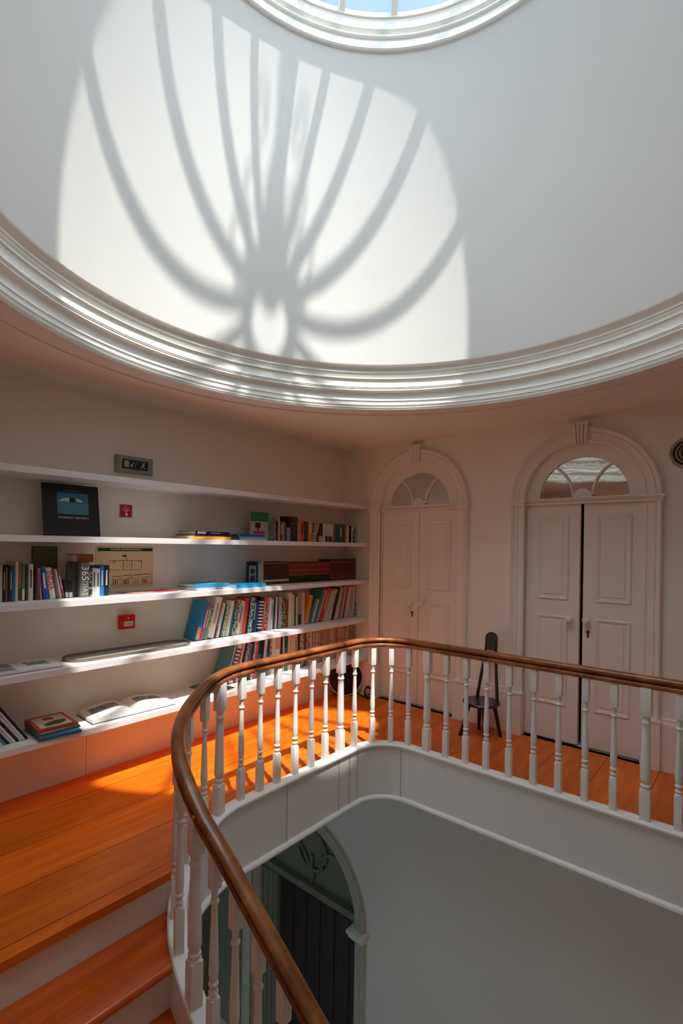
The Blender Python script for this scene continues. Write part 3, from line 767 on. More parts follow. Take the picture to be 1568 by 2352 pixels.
# box set 365
y0 = at(155, 1370, 'x', -3.34).y; y1 = at(184, 1370, 'x', -3.33).y; y2 = at(204, 1370, 'x', -3.33).y
e = thing('boxed_book', (-3.33, y1, ST[2]), label='squat grey volume reading 365 on its spine, with its dark cover face showing', cat='book')
bm = NB(); box(bm, (-.20, 0, 0), (0, y2-y1, .225), bevel=.002); link('cover', bm, mat('6f6c66', .5), e)
text('spine_lettering', '365', .062, Matrix(((0, 0, 1, .002), (0, 1, 0, (y2-y1)/2), (-1, 0, 0, .155), (0, 0, 0, 1))), mat('f2f0ec', .5), e, xs=1.05)
text('spine_lettering', 'DIAS', .045, Matrix(((0, 0, 1, .002), (0, 1, 0, (y2-y1)/2), (-1, 0, 0, .06), (0, 0, 0, 1))), mat('b9b6b0', .5), e, ext=.0003)
e = thing('book', (-3.37, y0+.005, ST[2]), label='thin dark grey book standing face out, left of the volume reading 365', cat='book')
bm = NB(); box(bm, (-.012, 0, 0), (.0, y1-y0-.012, .228), bevel=.001); link('cover', bm, mat('3a3431', .45), e)
tag(flat('book', -3.42, (y1+y2)/2+.005, ST[2]+.2265, .16, .105, .05, '8a4a24', 0), 'chunky brown book lying on top of the volume reading 365', 'book')
rowBr = ['8 26332f 58 d 9aa', '8 c8c0b4 66 t 3c3a3a', '9 e3dde0 64 t 4a4646', '10 2a6fc0 70 t e8f0ff', '12 15262a 70 t f4f4f4']
rowBr[0] = '8 26332f 58 d 99a8a0'
row(205, rowBr, ST[2], -3.34, 'group right of the 365 volume', 'books right of the volume reading 365')
y3 = at(212, 1370, 'x', -3.42).y
# olive album behind the row
e = thing('album', (-3.529, at(86, 1300, 'x', -3.45).y, ST[2]), label='tall olive album standing behind the leaning books', cat='book')
bm = NB(); box(bm, (-.03, 0, 0), (0, .145, .325), bevel=.004); link('cover', bm, mat('5b5a44', .6), e)
bm = NB(); box(bm, (-.026, .004, .004), (-.004, .1455, .321)); link('page_block', bm, M_PAGE, e)
# third shelf right: framed card, tan book, three matching sets
rowS = ['7 58a0c0 54 t', '5 c99a5c 56']
row(593, rowS, ST[2], -3.38, 'pair beside the encyclopaedias', 'pair of books beside the encyclopaedias')
e = thing('book', (-3.37, at(568, 1300, 'x', -3.37).y, ST[2]), label='small black book standing face out with a pale portrait on its cover', cat='book')
bm = NB(); box(bm, (-.012, 0, 0), (0, .112, .21), bevel=.001); link('cover', bm, mat('1b1a1a', .4), e)
bm = NB(); box(bm, (0, .018, .03), (.0015, .094, .175)); link('cover_picture', bm, mat('8a9088', .5), e)
bm = NB(); lathe(bm, [(.024, .0015), (.024, .003)], (0, .056, .125), seg=20, axis='x'); box(bm, (.0015, .03, .035), (.003, .082, .09)); link('portrait', bm, mat('2c2c2c', .5), e)
def setrow(px0, px1, n, c, hp, deco, dc, lab, grp):
    ya = at(px0, 1300, 'x', -3.38).y; yb = at(px1, 1300, 'x', -3.38).y; t = (yb-ya)/n
    dep = (Vector((-3.38, (ya+yb)/2, 1.2))-EYE).dot(fw)
    proto = None
    for i in range(n):
        if proto is None:
            proto = book(-3.38, ya, ST[2], t-.0022, hp*dep/F, .155, c, 0, deco=deco, dc=dc); tag(proto, lab, 'book', grp); o = proto
        else:
            o = proto.copy(); col.objects.link(o)
            for ch in list(proto.children):
                q = ch.copy(); q.parent = o; col.objects.link(q)
        o.location = (-3.38, ya+t*i, ST[2])
setrow(605, 664, 15, '4a2416', 51, 'n', 'd8c090', 'dark brown volume of the left-hand encyclopaedia set, pale band near the foot', 'brown encyclopaedia volumes, left set')
setrow(664, 757, 23, '8a2620', 46, 'm', 'd8a060', 'short red and black volume of the middle encyclopaedia set', 'red and black encyclopaedia volumes, middle set')
setrow(757, 817, 15, '5e2a1c', 47, 'g', 'b08060', 'reddish brown volume of the right-hand encyclopaedia set, nearest the corner', 'brown encyclopaedia volumes, right set')
# fourth shelf
rowC = ['10 1f86b8 92 l e09a6a -15', '6 e2467c 84 t ffe0ec -15', '7 3a9fc0 84 t e8d8a0 -15', '5 d8b83c 78 d 3a6a8a -15', '14 e6e1d8 96 t b0aaa2 -15', '5 9a2e30 80 t - -14', '6 e4e0da 80 - - -14', '4 1f4a66 78 - - -13', '9 d6cfa8 84 d 7c8a4a -13', '8 e6e3dc 82 - - -12', '5 1f7f7c 70 - - -12', '10 b8b09a 82 d 2c2a30 -11', '9 e0d4cc 78 t 6a5a5a -10', '5 c9a8b8 74 - - -9', '7 f0562e 82 h e02850 -9', '5 2a2a26 82 - - -8', '8 24808e 82 d e8f0f0 -8', '7 1c2420 80 t -  -7', '5 2a4a8a 72 - - -7', '10 1c1a1c 78 z e8e4e0 -6', '6 c8452e 78 t - -6', '7 e0a060 76 d 2a3a6a -5', '5 e6e2dc 74 - - -4', '6 dcdcd6 70 t 3a8a86 -3', '5 2a3a40 70 - - -3', '4 d0ccc4 72 - - -2', '4 4a3038 70', '7 b0a8b0 72 - - -1', '10 1f4440 68 d c8b060', '6 b8502c 62 d 3a1a10', '8 e4dac4 78', '4 d8cbae 72', '3 2c2a28 66', '4 d8c896 66', '9 a098a0 74 l 2a3550', '7 e2c9a2 74', '8 f0a020 66 - - -14', '5 4a7a9a 58 - - -20', '5 d8dcda 56 - - -22', '6 4a8486 88 - - -24', '4 c8c0ac 78 - - -24', '9 d83c3c 84 t f0a0a0 -24', '4 c8c4bc 74 - - -20', '4 d8d4cc 72 - - -18', '5 c9c5bb 72 - - -17', '6 dad7d0 74 t 6a6a66 -14', '6 221c1c 76 - - -12', '6 c4c8bc 76 - - -10', '4 d8d8d4 74 - - -8', '4 b86a70 74 - - -7', '4 e0c4c0 74 - - -6', '5 8a4a46 72 - - -5', '5 d4ccbf 70 - - -4', '5 e0d4cc 72 - - -3', '4 c4bca8 70 - - -2', '5 d8d0c4 70 - - -2', '4 cfc4b4 66 d 4a4038', '4 8a4a44 74', '5 c8b8b0 66', '5 e2dcd2 64', '4 b0a890 60', '6 26263a 62 l d8d8dc']
tot = sum(float(t.split()[0]) for t in rowC)
rowC = [('%.3f ' % (float(t.split()[0])*392/tot))+' '.join(t.split()[1:]) for t in rowC]
ired = next(i for i, t in enumerate(rowC) if ' d83c3c ' in t)
for i in range(ired+1, len(rowC)):
    p = rowC[i].split(); p += ['-']*(5-len(p)); ln_ = -24*(1-(i-ired)/(len(rowC)-1-ired))
    rowC[i] = ' '.join(p[:5]+['%.2f' % ln_])
row(449, rowC, ST[3], -3.38, 'fourth shelf row', 'upright books on the fourth shelf')
# lowest shelf
rowD = ['5 5f9090 96 - - -20', '4 e4e2dc 94 - - -19', '4 3a70b0 92 - - -18', '12 e8e4de 92 z 4a4a4e -17', '5 c83a4a 92 - - -15', '6 e2ded6 92 - - -14', '5 3a2a2a 92 - - -13', '8 d8b0a8 90 d 8a2a2a -12', '6 3a9ac8 84 - - -11', '6 5a2a24 90 - - -10', '6 e0d8d0 88 d 3a3a3a -9', '6 d84a32 86 - - -8', '8 2f7f9f 88 h 202830 -7', '6 262a26 88 - - -6', '7 e8e4dc 84 t 8a8a86 -5', '7 1f6f90 82 h 103a50 -4', '6 caa888 82 d 6a3a2a -3', '6 dfd9cf 84 - - -3', '12 e6d8cf 96 h d8a090 -3', '5 3a1f24 88 - - -2', '5 e0dcd6 86', '8 1f8078 88 h 1a4a48', '5 d8c0a8 86 - - -1', '9 e4a284 94 t -', '7 e8c0a8 90 t b05a3a', '6 3a3a36 84', '7 d8ccb8 86 d 5a4a3a', '6 6a4a3c 86', '8 d0b8a0 86 d 5a2a1a', '5 e0c8b0 84']
tot = sum(float(t.split()[0]) for t in rowD)
rowD = [('%.3f ' % (float(t.split()[0])*208/tot))+' '.join(t.split()[1:]) for t in rowD]
row(512, rowD, ST[4], -3.38, 'lowest shelf row', 'upright books on the lowest shelf')
rowE = []
for i in range(28):
    rowE.append('%.2f %s %d b %s' % (100/28, R.choice(['c6bca8', 'b8ac98', 'a89c86', 'cfc4b2', '9a8a74']), 82-i*.35, R.choice(['d8623a', 'c8452e', 'e08a4a', 'b8a070', 'd8a060'])))
row(722, rowE, ST[4], -3.38, 'comic album set near the corner', 'comic albums with orange-topped spines')
row(823, ['4 7a2a26 76', '5 4a5a3a 74', '5 c8a898 70'], ST[4], -3.38, 'corner trio on lowest shelf', 'last three books by the corner')

# black picture book leaning on the wall
e = thing('picture_book', (-3.40, 1.173, ST[1]), (0, radians(-9), 0), label='large square black picture book with a blue sea and arch photograph, standing upright', cat='book')
bm = NB(); box(bm, (-.014, 0, 0), (0, .345, .342), bevel=.001); link('cover', bm, mat((.009, .007, .007), .35), e)
bm = NB(); box(bm, (-.0135, .003, .003), (-.002, .3458, .3425)); link('page_block', bm, M_PAGE, e)
bm = NB(); box(bm, (0, .085, .145), (.0012, .275, .285)); link('cover_picture', bm, mat('2f7fae', .4), e)
bm = NB(); box(bm, (.0012, .085, .145), (.0016, .275, .232)); link('picture_sea', bm, mat('4a8aa0', .4), e)
bm = NB()
for lp in ([(.088, .228), (.11, .243), (.135, .252), (.158, .254), (.158, .228)], [(.198, .253), (.215, .248), (.240, .237), (.228, .225), (.20, .236)]):
    bm = NB(); f = [bm.verts.new((.0021, u, v)) for u, v in lp]; bm.faces.new(f); link('picture_arch', bm, mat('dfe3dc', .5), e)
bm = NB(); box(bm, (.0016, .160, .224), (.0022, .190, .254)); link('picture_window', bm, mat('123438', .5), e)
text('cover_title', 'PACHE DO TEDUILDO', .0185, XWALL(.0012, .180, .122), mat('e8e4e0', .5), e, ext=.0004)
text('cover_heading', 'BAIMARYSO', .012, XWALL(.0012, .180, .299), mat('a8a4a0', .5), e, ext=.0003, spacing=1.9)
text('publisher_mark', 'il', .014, XWALL(.0012, .180, .035), mat('4a4a48', .5), e, ext=.0003)

# flat stacks on the second shelf
z = ST[1]
def flab(px0, px1, pz, xf): a = at(px0, 1240, 'x', xf).y; b = at(px1, 1240, 'x', xf).y; return (a+b)/2, b-a
def stackbook(px0, px1, z, t, c, xf=-3.25, depth=.25, rot=0, label='', grp=None, cat='book'):
    cy, ly = flab(px0, px1, 0, xf)
    return flat('book', xf-depth/2, cy, z, depth, ly, t, c, rot, label=label, grp=grp, cat=cat)
g = 'stacked books left of centre on the second shelf'
e = stackbook(443, 529, z, .026, 'eea83a', label='yellow-spined book lying at the bottom of the left stack on the second shelf', grp=g)
e = stackbook(446, 526, z+.027, .010, '241d1e', rot=1.5, label='thin black book lying between the yellow book and the top black book', grp=g)
e = stackbook(450, 527, z+.038, .022, '17161a', rot=-1.5, label='black book with white lettering on its spine, topmost of the left stack', grp=g)
ly = flab(450, 527, 0, -3.25)[1]
text('spine_lettering', 'KUNZ', .022, XWALL(.1255, -ly/2+.055, .0105), mat('f2f2f2', .5), e, xs=1.2)
text('spine_lettering', 'AMADEO COLOR', .011, XWALL(.1255, -ly/2+.175, .0105), mat('a8a8a8', .5), e, ext=.0004)
stackbook(532, 552, z, .030, '3c4844', xf=-3.27, depth=.2, label='small dark patterned book lying between the two stacks on the second shelf', grp=g)
stackbook(531, 553, z+.031, .012, '2c2a28', xf=-3.28, depth=.2, label='thin black book lying on the small dark patterned book', grp=g)
stackbook(552, 610, z, .018, 'cfcad0', label='white book lying at the bottom of the right stack on the second shelf', grp=g)
stackbook(551, 609, z+.019, .013, '8ab4d8', label='pale blue book lying in the middle of the right stack', grp=g)
stackbook(550, 608, z+.033, .018, '1f5a9a', label='dark blue book lying on top of the right stack', grp=g)
# green and cream book face out
e = thing('book', (-3.42, 2.81, ST[1]), label='green and cream book standing face out behind the flat stack, red flower on cover', cat='book')
w = .205
bm = NB(); box(bm, (-.02, 0, 0), (0, w, .255), bevel=.001); link('cover', bm, mat('b9b3a4', .45), e)
bm = NB(); box(bm, (0, .002, .172), (.0012, w-.002, .253)); link('cover_band', bm, mat('1f7a4a', .45), e)
bm = NB(); box(bm, (0, .055, .115), (.0012, .115, .16)); box(bm, (0, .078, .085), (.0012, .092, .115)); link('cover_tree', bm, mat('3a1a16', .5), e)
bm = NB(); box(bm, (0, .03, .06), (.0014, .165, .085)); link('cover_flower', bm, mat('b83a50', .5), e)
bm = NB(); box(bm, (-.02, w, 0), (.0, w+.03, .253), bevel=.002); link('spine', bm, mat('6ab8a4', .45), e)
# small dark book at the left end of the second shelf
tag(flat('book', -3.36, .80, ST[1], .2, .16, .016, '17161a', 0), 'dark book lying at the far left end of the second shelf, mostly cut off', 'book')

# third shelf flat things
z = ST[2]
def magazine(cx, cy, z, lx, ly, rot, c, label, t=.006, curl=0, cat='magazine', name='magazine'):
    e = thing(name, (cx, cy, z), (0, 0, radians(rot)), label=label, cat=cat)
    bm = NB(); box(bm, (-lx/2, -ly/2, t*.75), (lx/2, ly/2, t), bevel=.0006); link('cover', bm, mat(c, .3), e)
    bm = NB(); box(bm, (-lx/2+.001, -ly/2+.001, 0), (lx/2-.001, ly/2-.001, t*.75)); link('page_block', bm, M_PAGE, e)
    return e
e = magazine(-3.40, 1.86, z, .20, .36, 1, 'c84a52', 'red and pink magazine lying flat under the emergency plan')
bm = NB(); box(bm, (-.08, -.16, .006), (.08, .02, .0065)); link('cover_panel', bm, mat('e8b0a8', .4), e)
g = 'flat books in the middle of the third shelf'
def stack3(px0, px1, z, t, c, xf, depth, rot, label): return stackbook(px0, px1, z, t, c, xf, depth, rot, label, g)
e = stack3(452, 530, z, .022, 'c4c0c6', -3.25, .24, 2, 'pale book with a lettered spine, lower of the pair on the third shelf')
text('spine_lettering', 'HIMALAYA', .014, XWALL(.1205, .05, .011), mat('55505a', .5), e, ext=.0004)
stack3(451, 529, z+.023, .024, '3a9cc8', -3.26, .24, -2, 'blue-spined book, upper of the pair on the third shelf')
stack3(545, 612, z, .030, '1ba0e0', -3.23, .20, 0, 'bright cyan-blue book lying flat beside the pair on the third shelf')

# oval tray on the fourth shelf
tr = thing('tray', (-3.385, 1.735, ST[3]), (0, 0, radians(-1.5)), label='long oval silver tray with a raised rim, lying on the fourth shelf', cat='tray')
def stad(a, r, n=20):
    return [(r*cos(t), a+r*sin(t)) for t in [pi*i/n for i in range(n+1)]]+[(r*cos(t), -a+r*sin(t)) for t in [pi+pi*i/n for i in range(n+1)]]
lp = stad(.33, .105)
bm = NB(); vs = [bm.verts.new((x, y, .008)) for x, y in lp]; bm.faces.new(vs); v2 = [bm.verts.new((x, y, .0)) for x, y in lp]; bm.faces.new(v2[::-1])
for i in range(len(lp)): bm.faces.new((vs[i], vs[(i+1) % len(lp)], v2[(i+1) % len(lp)], v2[i]))
link('tray_bed', bm, mat((.40, .46, .42), .14, .35), tr)
bm = NB(); fr = []
for i, (x, y) in enumerate(lp):
    a = Vector(lp[(i+1) % len(lp)]+(0,))-Vector(lp[i-1]+(0,)); n = Vector((a.y, -a.x, 0)).normalized()
    fr.append((Vector((x, y, .002)), n, Vector((0, 0, 1))))
sweep(bm, fr, [(-.003, 0), (.004, 0), (.009, .008), (.010, .015), (.006, .018), (.001, .014), (-.002, .008)], closed=True)
link('tray_rim', bm, mat((.20, .15, .10), .3, .8), tr, smooth=40)

# open books
def open_book(name, cx, cy, z, half, depth, rise, rot, label, cover_c, pics, cat='book'):
    e = thing(name, (cx, cy, z), (0, 0, radians(rot)), label=label, cat=cat)
    bm = NB(); box(bm, (-depth/2-.006, -half-.006, 0), (depth/2+.006, half+.006, .003), bevel=.001); link('cover', bm, mat(cover_c, .5), e)
    N = 18
    def zz(v):  # v 0 at gutter .. 1 at edge
        return rise*(.45+.55*sin(min(1, v*2.6)*pi/2))*(1-.62*v**1.8)+.004 if v > 0 else rise*.35+.004
    for sg in (-1, 1):
        bm = NB(); top0, top1, b0, b1 = [], [], [], []
        for i in range(N+1):
            v = i/N; y = sg*half*v; h = zz(v)
            top0.append(bm.verts.new((-depth/2, y, h))); top1.append(bm.verts.new((depth/2, y, h)))
            b0.append(bm.verts.new((-depth/2, y, .003))); b1.append(bm.verts.new((depth/2, y, .003)))
        for i in range(N):
            bm.faces.new((top0[i], top1[i], top1[i+1], top0[i+1])); bm.faces.new((b0[i], b0[i+1], b1[i+1], b1[i]))
            bm.faces.new((top0[i], top0[i+1], b0[i+1], b0[i])); bm.faces.new((top1[i], b1[i], b1[i+1], top1[i+1]))
        bm.faces.new((top0[N], top1[N], b1[N], b0[N])); bm.faces.new((top0[0], b0[0], b1[0], top1[0]))
        link('page_stack', bm, mat((.80, .78, .73), .7), e, smooth=50)
        px_ = pics[0 if sg < 0 else 1]
        if px_:
            xa, xb, va, vb, c = px_
            bm = NB(); r0, r1 = [], []
            for i in range(9):
                v = va+(vb-va)*i/8; y = sg*half*v; h = zz(v)+.0012
                r0.append(bm.verts.new((xa*depth/2, y, h))); r1.append(bm.verts.new((xb*depth/2, y, h)))
            for i in range(8): bm.faces.new((r0[i], r1[i], r1[i+1], r0[i+1]))
            link('printed_picture', bm, PIC, e, smooth=50)
    return e
def pic_mat(name, c1, c2, c3, scale=14):
    m = bpy.data.materials.new(name); m.use_nodes = True; nt = m.node_tree; b = nt.nodes['Principled BSDF']; b.inputs['Roughness'].default_value = .4
    tc = nt.nodes.new('ShaderNodeTexCoord'); n = nt.nodes.new('ShaderNodeTexNoise'); n.inputs['Scale'].default_value = scale; n.inputs['Detail'].default_value = 6
    nt.links.new(tc.outputs['Object'], n.inputs['Vector']); cr = nt.nodes.new('ShaderNodeValToRGB'); e = cr.color_ramp.elements
    e[0].position = .38; e[0].color = (*c1, 1); e[1].position = .62; e[1].color = (*c3, 1); x = e.new(.5); x.color = (*c2, 1)
    nt.links.new(n.outputs['Fac'], cr.inputs['Fac']); nt.links.new(cr.outputs['Color'], b.inputs['Base Color'])
    return m
PIC = pic_mat('engraving_print', (.06, .055, .05), (.2, .19, .17), (.5, .48, .44), 34)
open_book('open_book', -3.385, 1.715, ST[4], .285, .25, .055, -1.5, 'large old art book lying open on the lowest shelf, engravings on both pages', '2a221c', [(-.62, .12, .22, .86, 0), (-.55, .15, .2, .85, 0)])
open_book('open_magazine', -3.385, 1.03, ST[3], .21, .235, .018, -3, 'open magazine with a red cover edge at the left of the fourth shelf', 'a8283a', [(-.8, .9, .1, .95, 0), (-.55, .35, .2, .8, 0)], 'magazine')
# dark brochure pile right of open book
e = magazine(-3.37, 2.40, ST[4], .30, .20, 8, '3a3f34', 'dark green printed magazine with curled corner behind the handrail curve', t=.022)
bm = NB(); box(bm, (-.12, -.07, .022), (.06, .08, .0225)); link('cover_panel', bm, mat('8a8c80', .4), e)
e = magazine(-3.30, 2.62, ST[4], .17, .22, 4, 'e8e6e0', 'white leaflet with black lines lying on the lowest shelf before the leaning books')
bm = NB()
for k in range(3): box(bm, (.01+.022*k, -.09, .006), (.017+.022*k, .08, .0065))
link('printed_lines', bm, mat('222222', .5), e)

# stack at the left of the lowest shelf
g = 'stack of books at the left of the lowest shelf'; z = ST[4]
def st5(t, c, z, dx, dy, rot, label, lx=.27, ly=.215):
    return flat('book', -3.345+dx, 1.215+dy, z, lx, ly, t, c, rot, label=label, grp=g)
st5(.014, '1f7a9a', z, .004, .005, -4, 'teal blue book at the very bottom of the stack by the leaning magazines', .29, .235)
st5(.012, '9ac4dc', z+.015, .0, .0, -1, 'pale blue book just above the teal one in the low stack')
st5(.010, '3a6a88', z+.028, .004, .0, 2, 'slate blue book in the middle of the low stack')
st5(.010, 'b8bcb4', z+.039, .0, -.004, 0, 'pale grey book under the red-bordered cover')
e = st5(.012, 'b0402e', z+.050, .0, -.006, -2, 'book with a red-bordered cover showing a reclining dark figure, on top of the stack')
bm = NB(); box(bm, (-.105, -.085, .012), (.105, .085, .0126)); link('cover_picture', bm, mat('cfc4b0', .45), e)
bm = NB()
f = [bm.verts.new((x, y, .0131)) for x, y in ((.085, -.05), (.085, .03), (.05, .075), (.01, .07), (.0, .02), (.03, -.04), (.055, -.06))]; bm.faces.new(f)
link('picture_figure', bm, mat('2f4a2c', .5), e)
bm = NB()
f = [bm.verts.new((x, y, .0131)) for x, y in ((-.03, -.03), (-.06, -.04), (-.09, .0), (-.06, .03), (-.02, .02))]; bm.faces.new(f)
link('picture_figure', bm, mat('8a4a26', .5), e)

# leaning magazines, far left of the lowest shelf (tops to the left)
cols = ['c4c0bc', 'b0b4b8', '26262a', 'd8d6d2', '8ab0c0', '26262a', 'cfc8cf', 'e0dcd8', '2c2a2c', 'd8d4d0', '5a8a96', '262628', 'd0c4cc', 'e2dee0', '2a2626', 'd4ccd4', 'dcd8d8', '1f1d1f']
n = len(cols); yend = 1.076; t = .0135
for i, c in enumerate(cols):
    yb = yend-(n-i)*t/cos(radians(33))
    o = book(-3.30, yb, ST[4], t-.0008, .30, .20, c, 33+(n-i)*.35, deco='t' if i % 3 == 0 else None)
    o.name = 'magazine'
    tag(o, '%s magazine leaning left, %s' % (cname(c), ordn(i, n, 'fan on lowest shelf')), 'magazine', 'fan of leaning magazines on the lowest shelf')

# ------------------------------------------------------------------ wall signs (on the left wall)
XW = XL
def wall_at(px, py): return at(px, py, 'x', XW)
a = wall_at(262, 1082); b = wall_at(347, 1056); yc, zc = (a.y+b.y)/2, 2.149; w, h = (b.y-a.y), .122
e = thing('exit_sign', (XW, yc, zc), label='green emergency exit sign with running man in a grey frame above the top shelf', cat='sign')
bm = NB(); box(bm, (0, -w/2, -h/2), (.03, w/2, h/2), bevel=.004); link('housing', bm, mat('8f9688', .5), e)
bm = NB(); box(bm, (.03, -w*.35, -h*.28), (.0315, w*.35, h*.28)); link('sign_face', bm, mat('10241c', .4), e)
MW = mat('d8dcd4', .5)
bm = NB(); box(bm, (.0315, -w*.29, -.022), (.0325, -w*.17, .024)); link('door_symbol', bm, mat('a8b0a8', .5), e)
bm = NB(); k = .0325
def bar(bm, y0, z0, y1, z1, w_, x0=.0315, x1=.0325):
    d = Vector((y1-y0, z1-z0)); n = Vector((-d.y, d.x)).normalized()*w_/2
    p = [(y0+n.x, z0+n.y), (y1+n.x, z1+n.y), (y1-n.x, z1-n.y), (y0-n.x, z0-n.y)]
    v0 = [bm.verts.new((x0, *q)) for q in p]; v1 = [bm.verts.new((x1, *q)) for q in p]
    bm.faces.new(v0); bm.faces.new(v1[::-1])
    for i in range(4): bm.faces.new((v0[i], v1[i], v1[(i+1) % 4], v0[(i+1) % 4]))
bar(bm, -.008, .014, -.032, -.012, .0045); bar(bm, -.033, -.014, -.033, .003, .0045); bar(bm, -.033, -.013, -.017, -.013, .0045)
bar(bm, .010, .018, -.006, -.016, .002)
link('arrow_symbol', bm, MW, e)
bm = NB()
lathe(bm, [(.0048, .0315), (.0048, .0326)], (0, .068, .019), seg=14, axis='x')
bar(bm, .064, .013, .058, -.004, .008); bar(bm, .062, .011, .048, .006, .0035); bar(bm, .062, .011, .075, .003, .0035)
bar(bm, .058, -.003, .070, -.012, .0045); bar(bm, .070, -.012, .076, -.024, .004); bar(bm, .057, -.004, .050, -.016, .0045); bar(bm, .050, -.016, .040, -.018, .004)
link('running_man_symbol', bm, MW, e)

a = wall_at(220, 1256); b = wall_at(350, 1349); w = b.y-a.y; h = .295; yc = (a.y+b.y)/2; zc = 1.402
e = thing('evacuation_plan', (XW, yc, zc), label='cream emergency plan panel with a green title bar on the wall above the third shelf', cat='sign')
bm = NB(); box(bm, (0, -w/2, -h/2), (.006, w/2, h/2), bevel=.001); link('panel', bm, mat('d8c8a0', .4), e)
bm = NB(); box(bm, (.006, -w/2+.012, h/2-.032), (.007, w/2-.008, h/2-.009)); box(bm, (.006, -.03, h/2-.072), (.007, .006, h/2-.06)); bar(bm, -.012, h/2-.07, .012, h/2-.098, .0035, .006, .007); link('green_bar', bm, mat('0f4a26', .4), e)
text('title_lettering', 'PLANTA DE EMERGÊNCIA', .0195, XWALL(.0074, .0, h/2-.0205), mat('e8ead8', .5), e, ext=.0004)
text('subtitle_lettering', 'PISO 2', .010, XWALL(.0064, -.01, h/2-.047), mat('8a7a50', .5), e, ext=.0003)
bm = NB(); MBk = mat('3a2418', .5)
T_ = h/2-.1
for q in ((-.12, T_, .125, T_, .003), (-.12, T_, -.12, T_-.065, .0015), (.118, T_, .118, T_-.062, .003), (-.12, T_-.068, .115, T_-.068, .0025), (-.02, T_, -.02, T_-.068, .0035), (.045, T_, .045, T_-.068, .0035), (-.08, T_, -.08, T_-.015, .003), (-.105, T_-.015, -.08, T_-.015, .003), (.095, T_, .095, T_-.01, .003), (.095, T_-.01, .118, T_-.01, .003), (-.045, T_-.037, -.02, T_-.037, .0015), (.05, T_-.03, .09, T_-.03, .0012)): bar(bm, *q, .006, .0068)
for i in range(4): bar(bm, -.012+.013*i, T_-.012, -.012+.013*i, T_-.052, .0012, .006, .0068)
for q in ((-.10, -.068, -.03, -.064, .004), (-.02, -.063, .05, -.060, .004), (.06, -.060, .19, -.055, .004), (-.10, -.085, -.02, -.083, .003), (.0, -.083, .06, -.080, .0035), (.13, -.079, .19, -.078, .003)): bar(bm, *q, .006, .0068)
for x in (-.09, -.01, .13):
    for i in range(3): bar(bm, x+.014*i, -.09, x+.014*i, -.125, .006, .006, .0066)
for x in (-.045, .055):
    for i in range(5): bar(bm, x, -.092-.008*i, x+.05, -.092-.008*i, .0014, .006, .0066)
bar(bm, w/2-.01, -.05, w/2-.01, -.13, .0015, .006, .0066); bar(bm, -.10, -.135, w/2-.01, -.13, .0012, .006, .0066)
link('plan_drawing', bm, MBk, e)

a = wall_at(275, 1188); b = wall_at(302, 1160); yc = (a.y+b.y)/2; zc = 1.81
e = thing('alarm_sign', (XW, yc, zc), label='small square red alarm pictogram sign on the wall above the second shelf', cat='sign')
bm = NB(); box(bm, (0, -.049, -.049), (.004, .049, .049), bevel=.001); link('sign_border', bm, mat('b0a898', .5), e)
bm = NB(); box(bm, (.004, -.043, -.043), (.005, .043, .043)); link('sign_face', bm, mat('b8101c', .4), e)
bm = NB()
for k in range(8):
    an = pi*k/8*1.0 if k < 8 else 0
for an in (0, 45, 90, 135, 180):
    c_, s_ = cos(radians(an)), sin(radians(an)); bar(bm, .014*c_, .006+.014*s_, .033*c_, .006+.03*s_, .003, .005, .006)
lathe(bm, [(.011, .005), (.011, .006), (.0085, .006), (.0085, .005)], (0, 0, .006), seg=20, axis='x', closed=True)
bar(bm, 0, .004, 0, -.018, .004, .005, .006)
for i in range(4): bar(bm, .0035*i*1.3-.002, -.014, .0035*i*1.3-.002, -.030, .0038, .005, .006)
bar(bm, -.008, -.018, .0, -.032, .004, .005, .006); bar(bm, .0, -.034, .013, -.034, .006, .005, .006)
link('pictogram', bm, mat('f0e4da', .5), e)

a = wall_at(270, 1446); b = wall_at(302, 1412); yc = (a.y+b.y)/2; zc = 1.006
e = thing('fire_alarm_box', (XW, yc, zc), label='red manual fire alarm call point box on the wall above the oval tray', cat='alarm')
bm = NB(); box(bm, (0, -.052, -.05), (.055, .052, .05), bevel=.005); link('housing', bm, mat('d80c14', .35), e)
bm = NB(); box(bm, (.055, -.032, -.028), (.0565, .036, .006), bevel=.0007); link('press_plate', bm, mat('d8d4d0', .4), e)
bm = NB()
for y in (-.016, .002, .020): lathe(bm, [(.0042, .0565), (.0042, .0575)], (0, y, -.011), seg=12, axis='x')
link('press_dots', bm, M_BLACK, e)
bm = NB(); bar(bm, .0, .020, .0, .034, .003, .055, .0562); bar(bm, -.006, .034, .006, .034, .003, .055, .0562); bar(bm, -.004, .026, .006, .026, .003, .055, .0562); link('white_mark', bm, MW, e)

# ------------------------------------------------------------------ round vent on the door wall
p = at(1580, 1040, 'y', YD)
e = thing('round_vent', (p.x, YD, p.z), label='round grey ventilation cover with concentric rings at the right edge of the door wall', cat='vent')
bm = NB(); lathe(bm, [(.112, .004), (.112, -.012), (.104, -.02), (.094, -.018), (.088, -.008), (.088, .004)], seg=48, axis='y', closed=True); link('outer_ring', bm, mat('a49c88', .5), e, smooth=40)
bm = NB()
for r in (.070, .048, .026): lathe(bm, [(r+.007, -.004), (r+.007, -.016), (r, -.021), (r-.007, -.016), (r-.007, -.004)], seg=40, axis='y', closed=True)
link('louvre_rings', bm, mat('98907c', .5), e, smooth=40)
bm = NB(); lathe(bm, [(.09, .002), (.09, -.003)], seg=40, axis='y'); link('back_disc', bm, mat('1c1a16', .7), e)
bm = NB(); lathe(bm, [(.013, -.003), (.013, -.02)], seg=20, axis='y'); link('centre_boss', bm, mat('8a8272', .5), e, smooth=40)

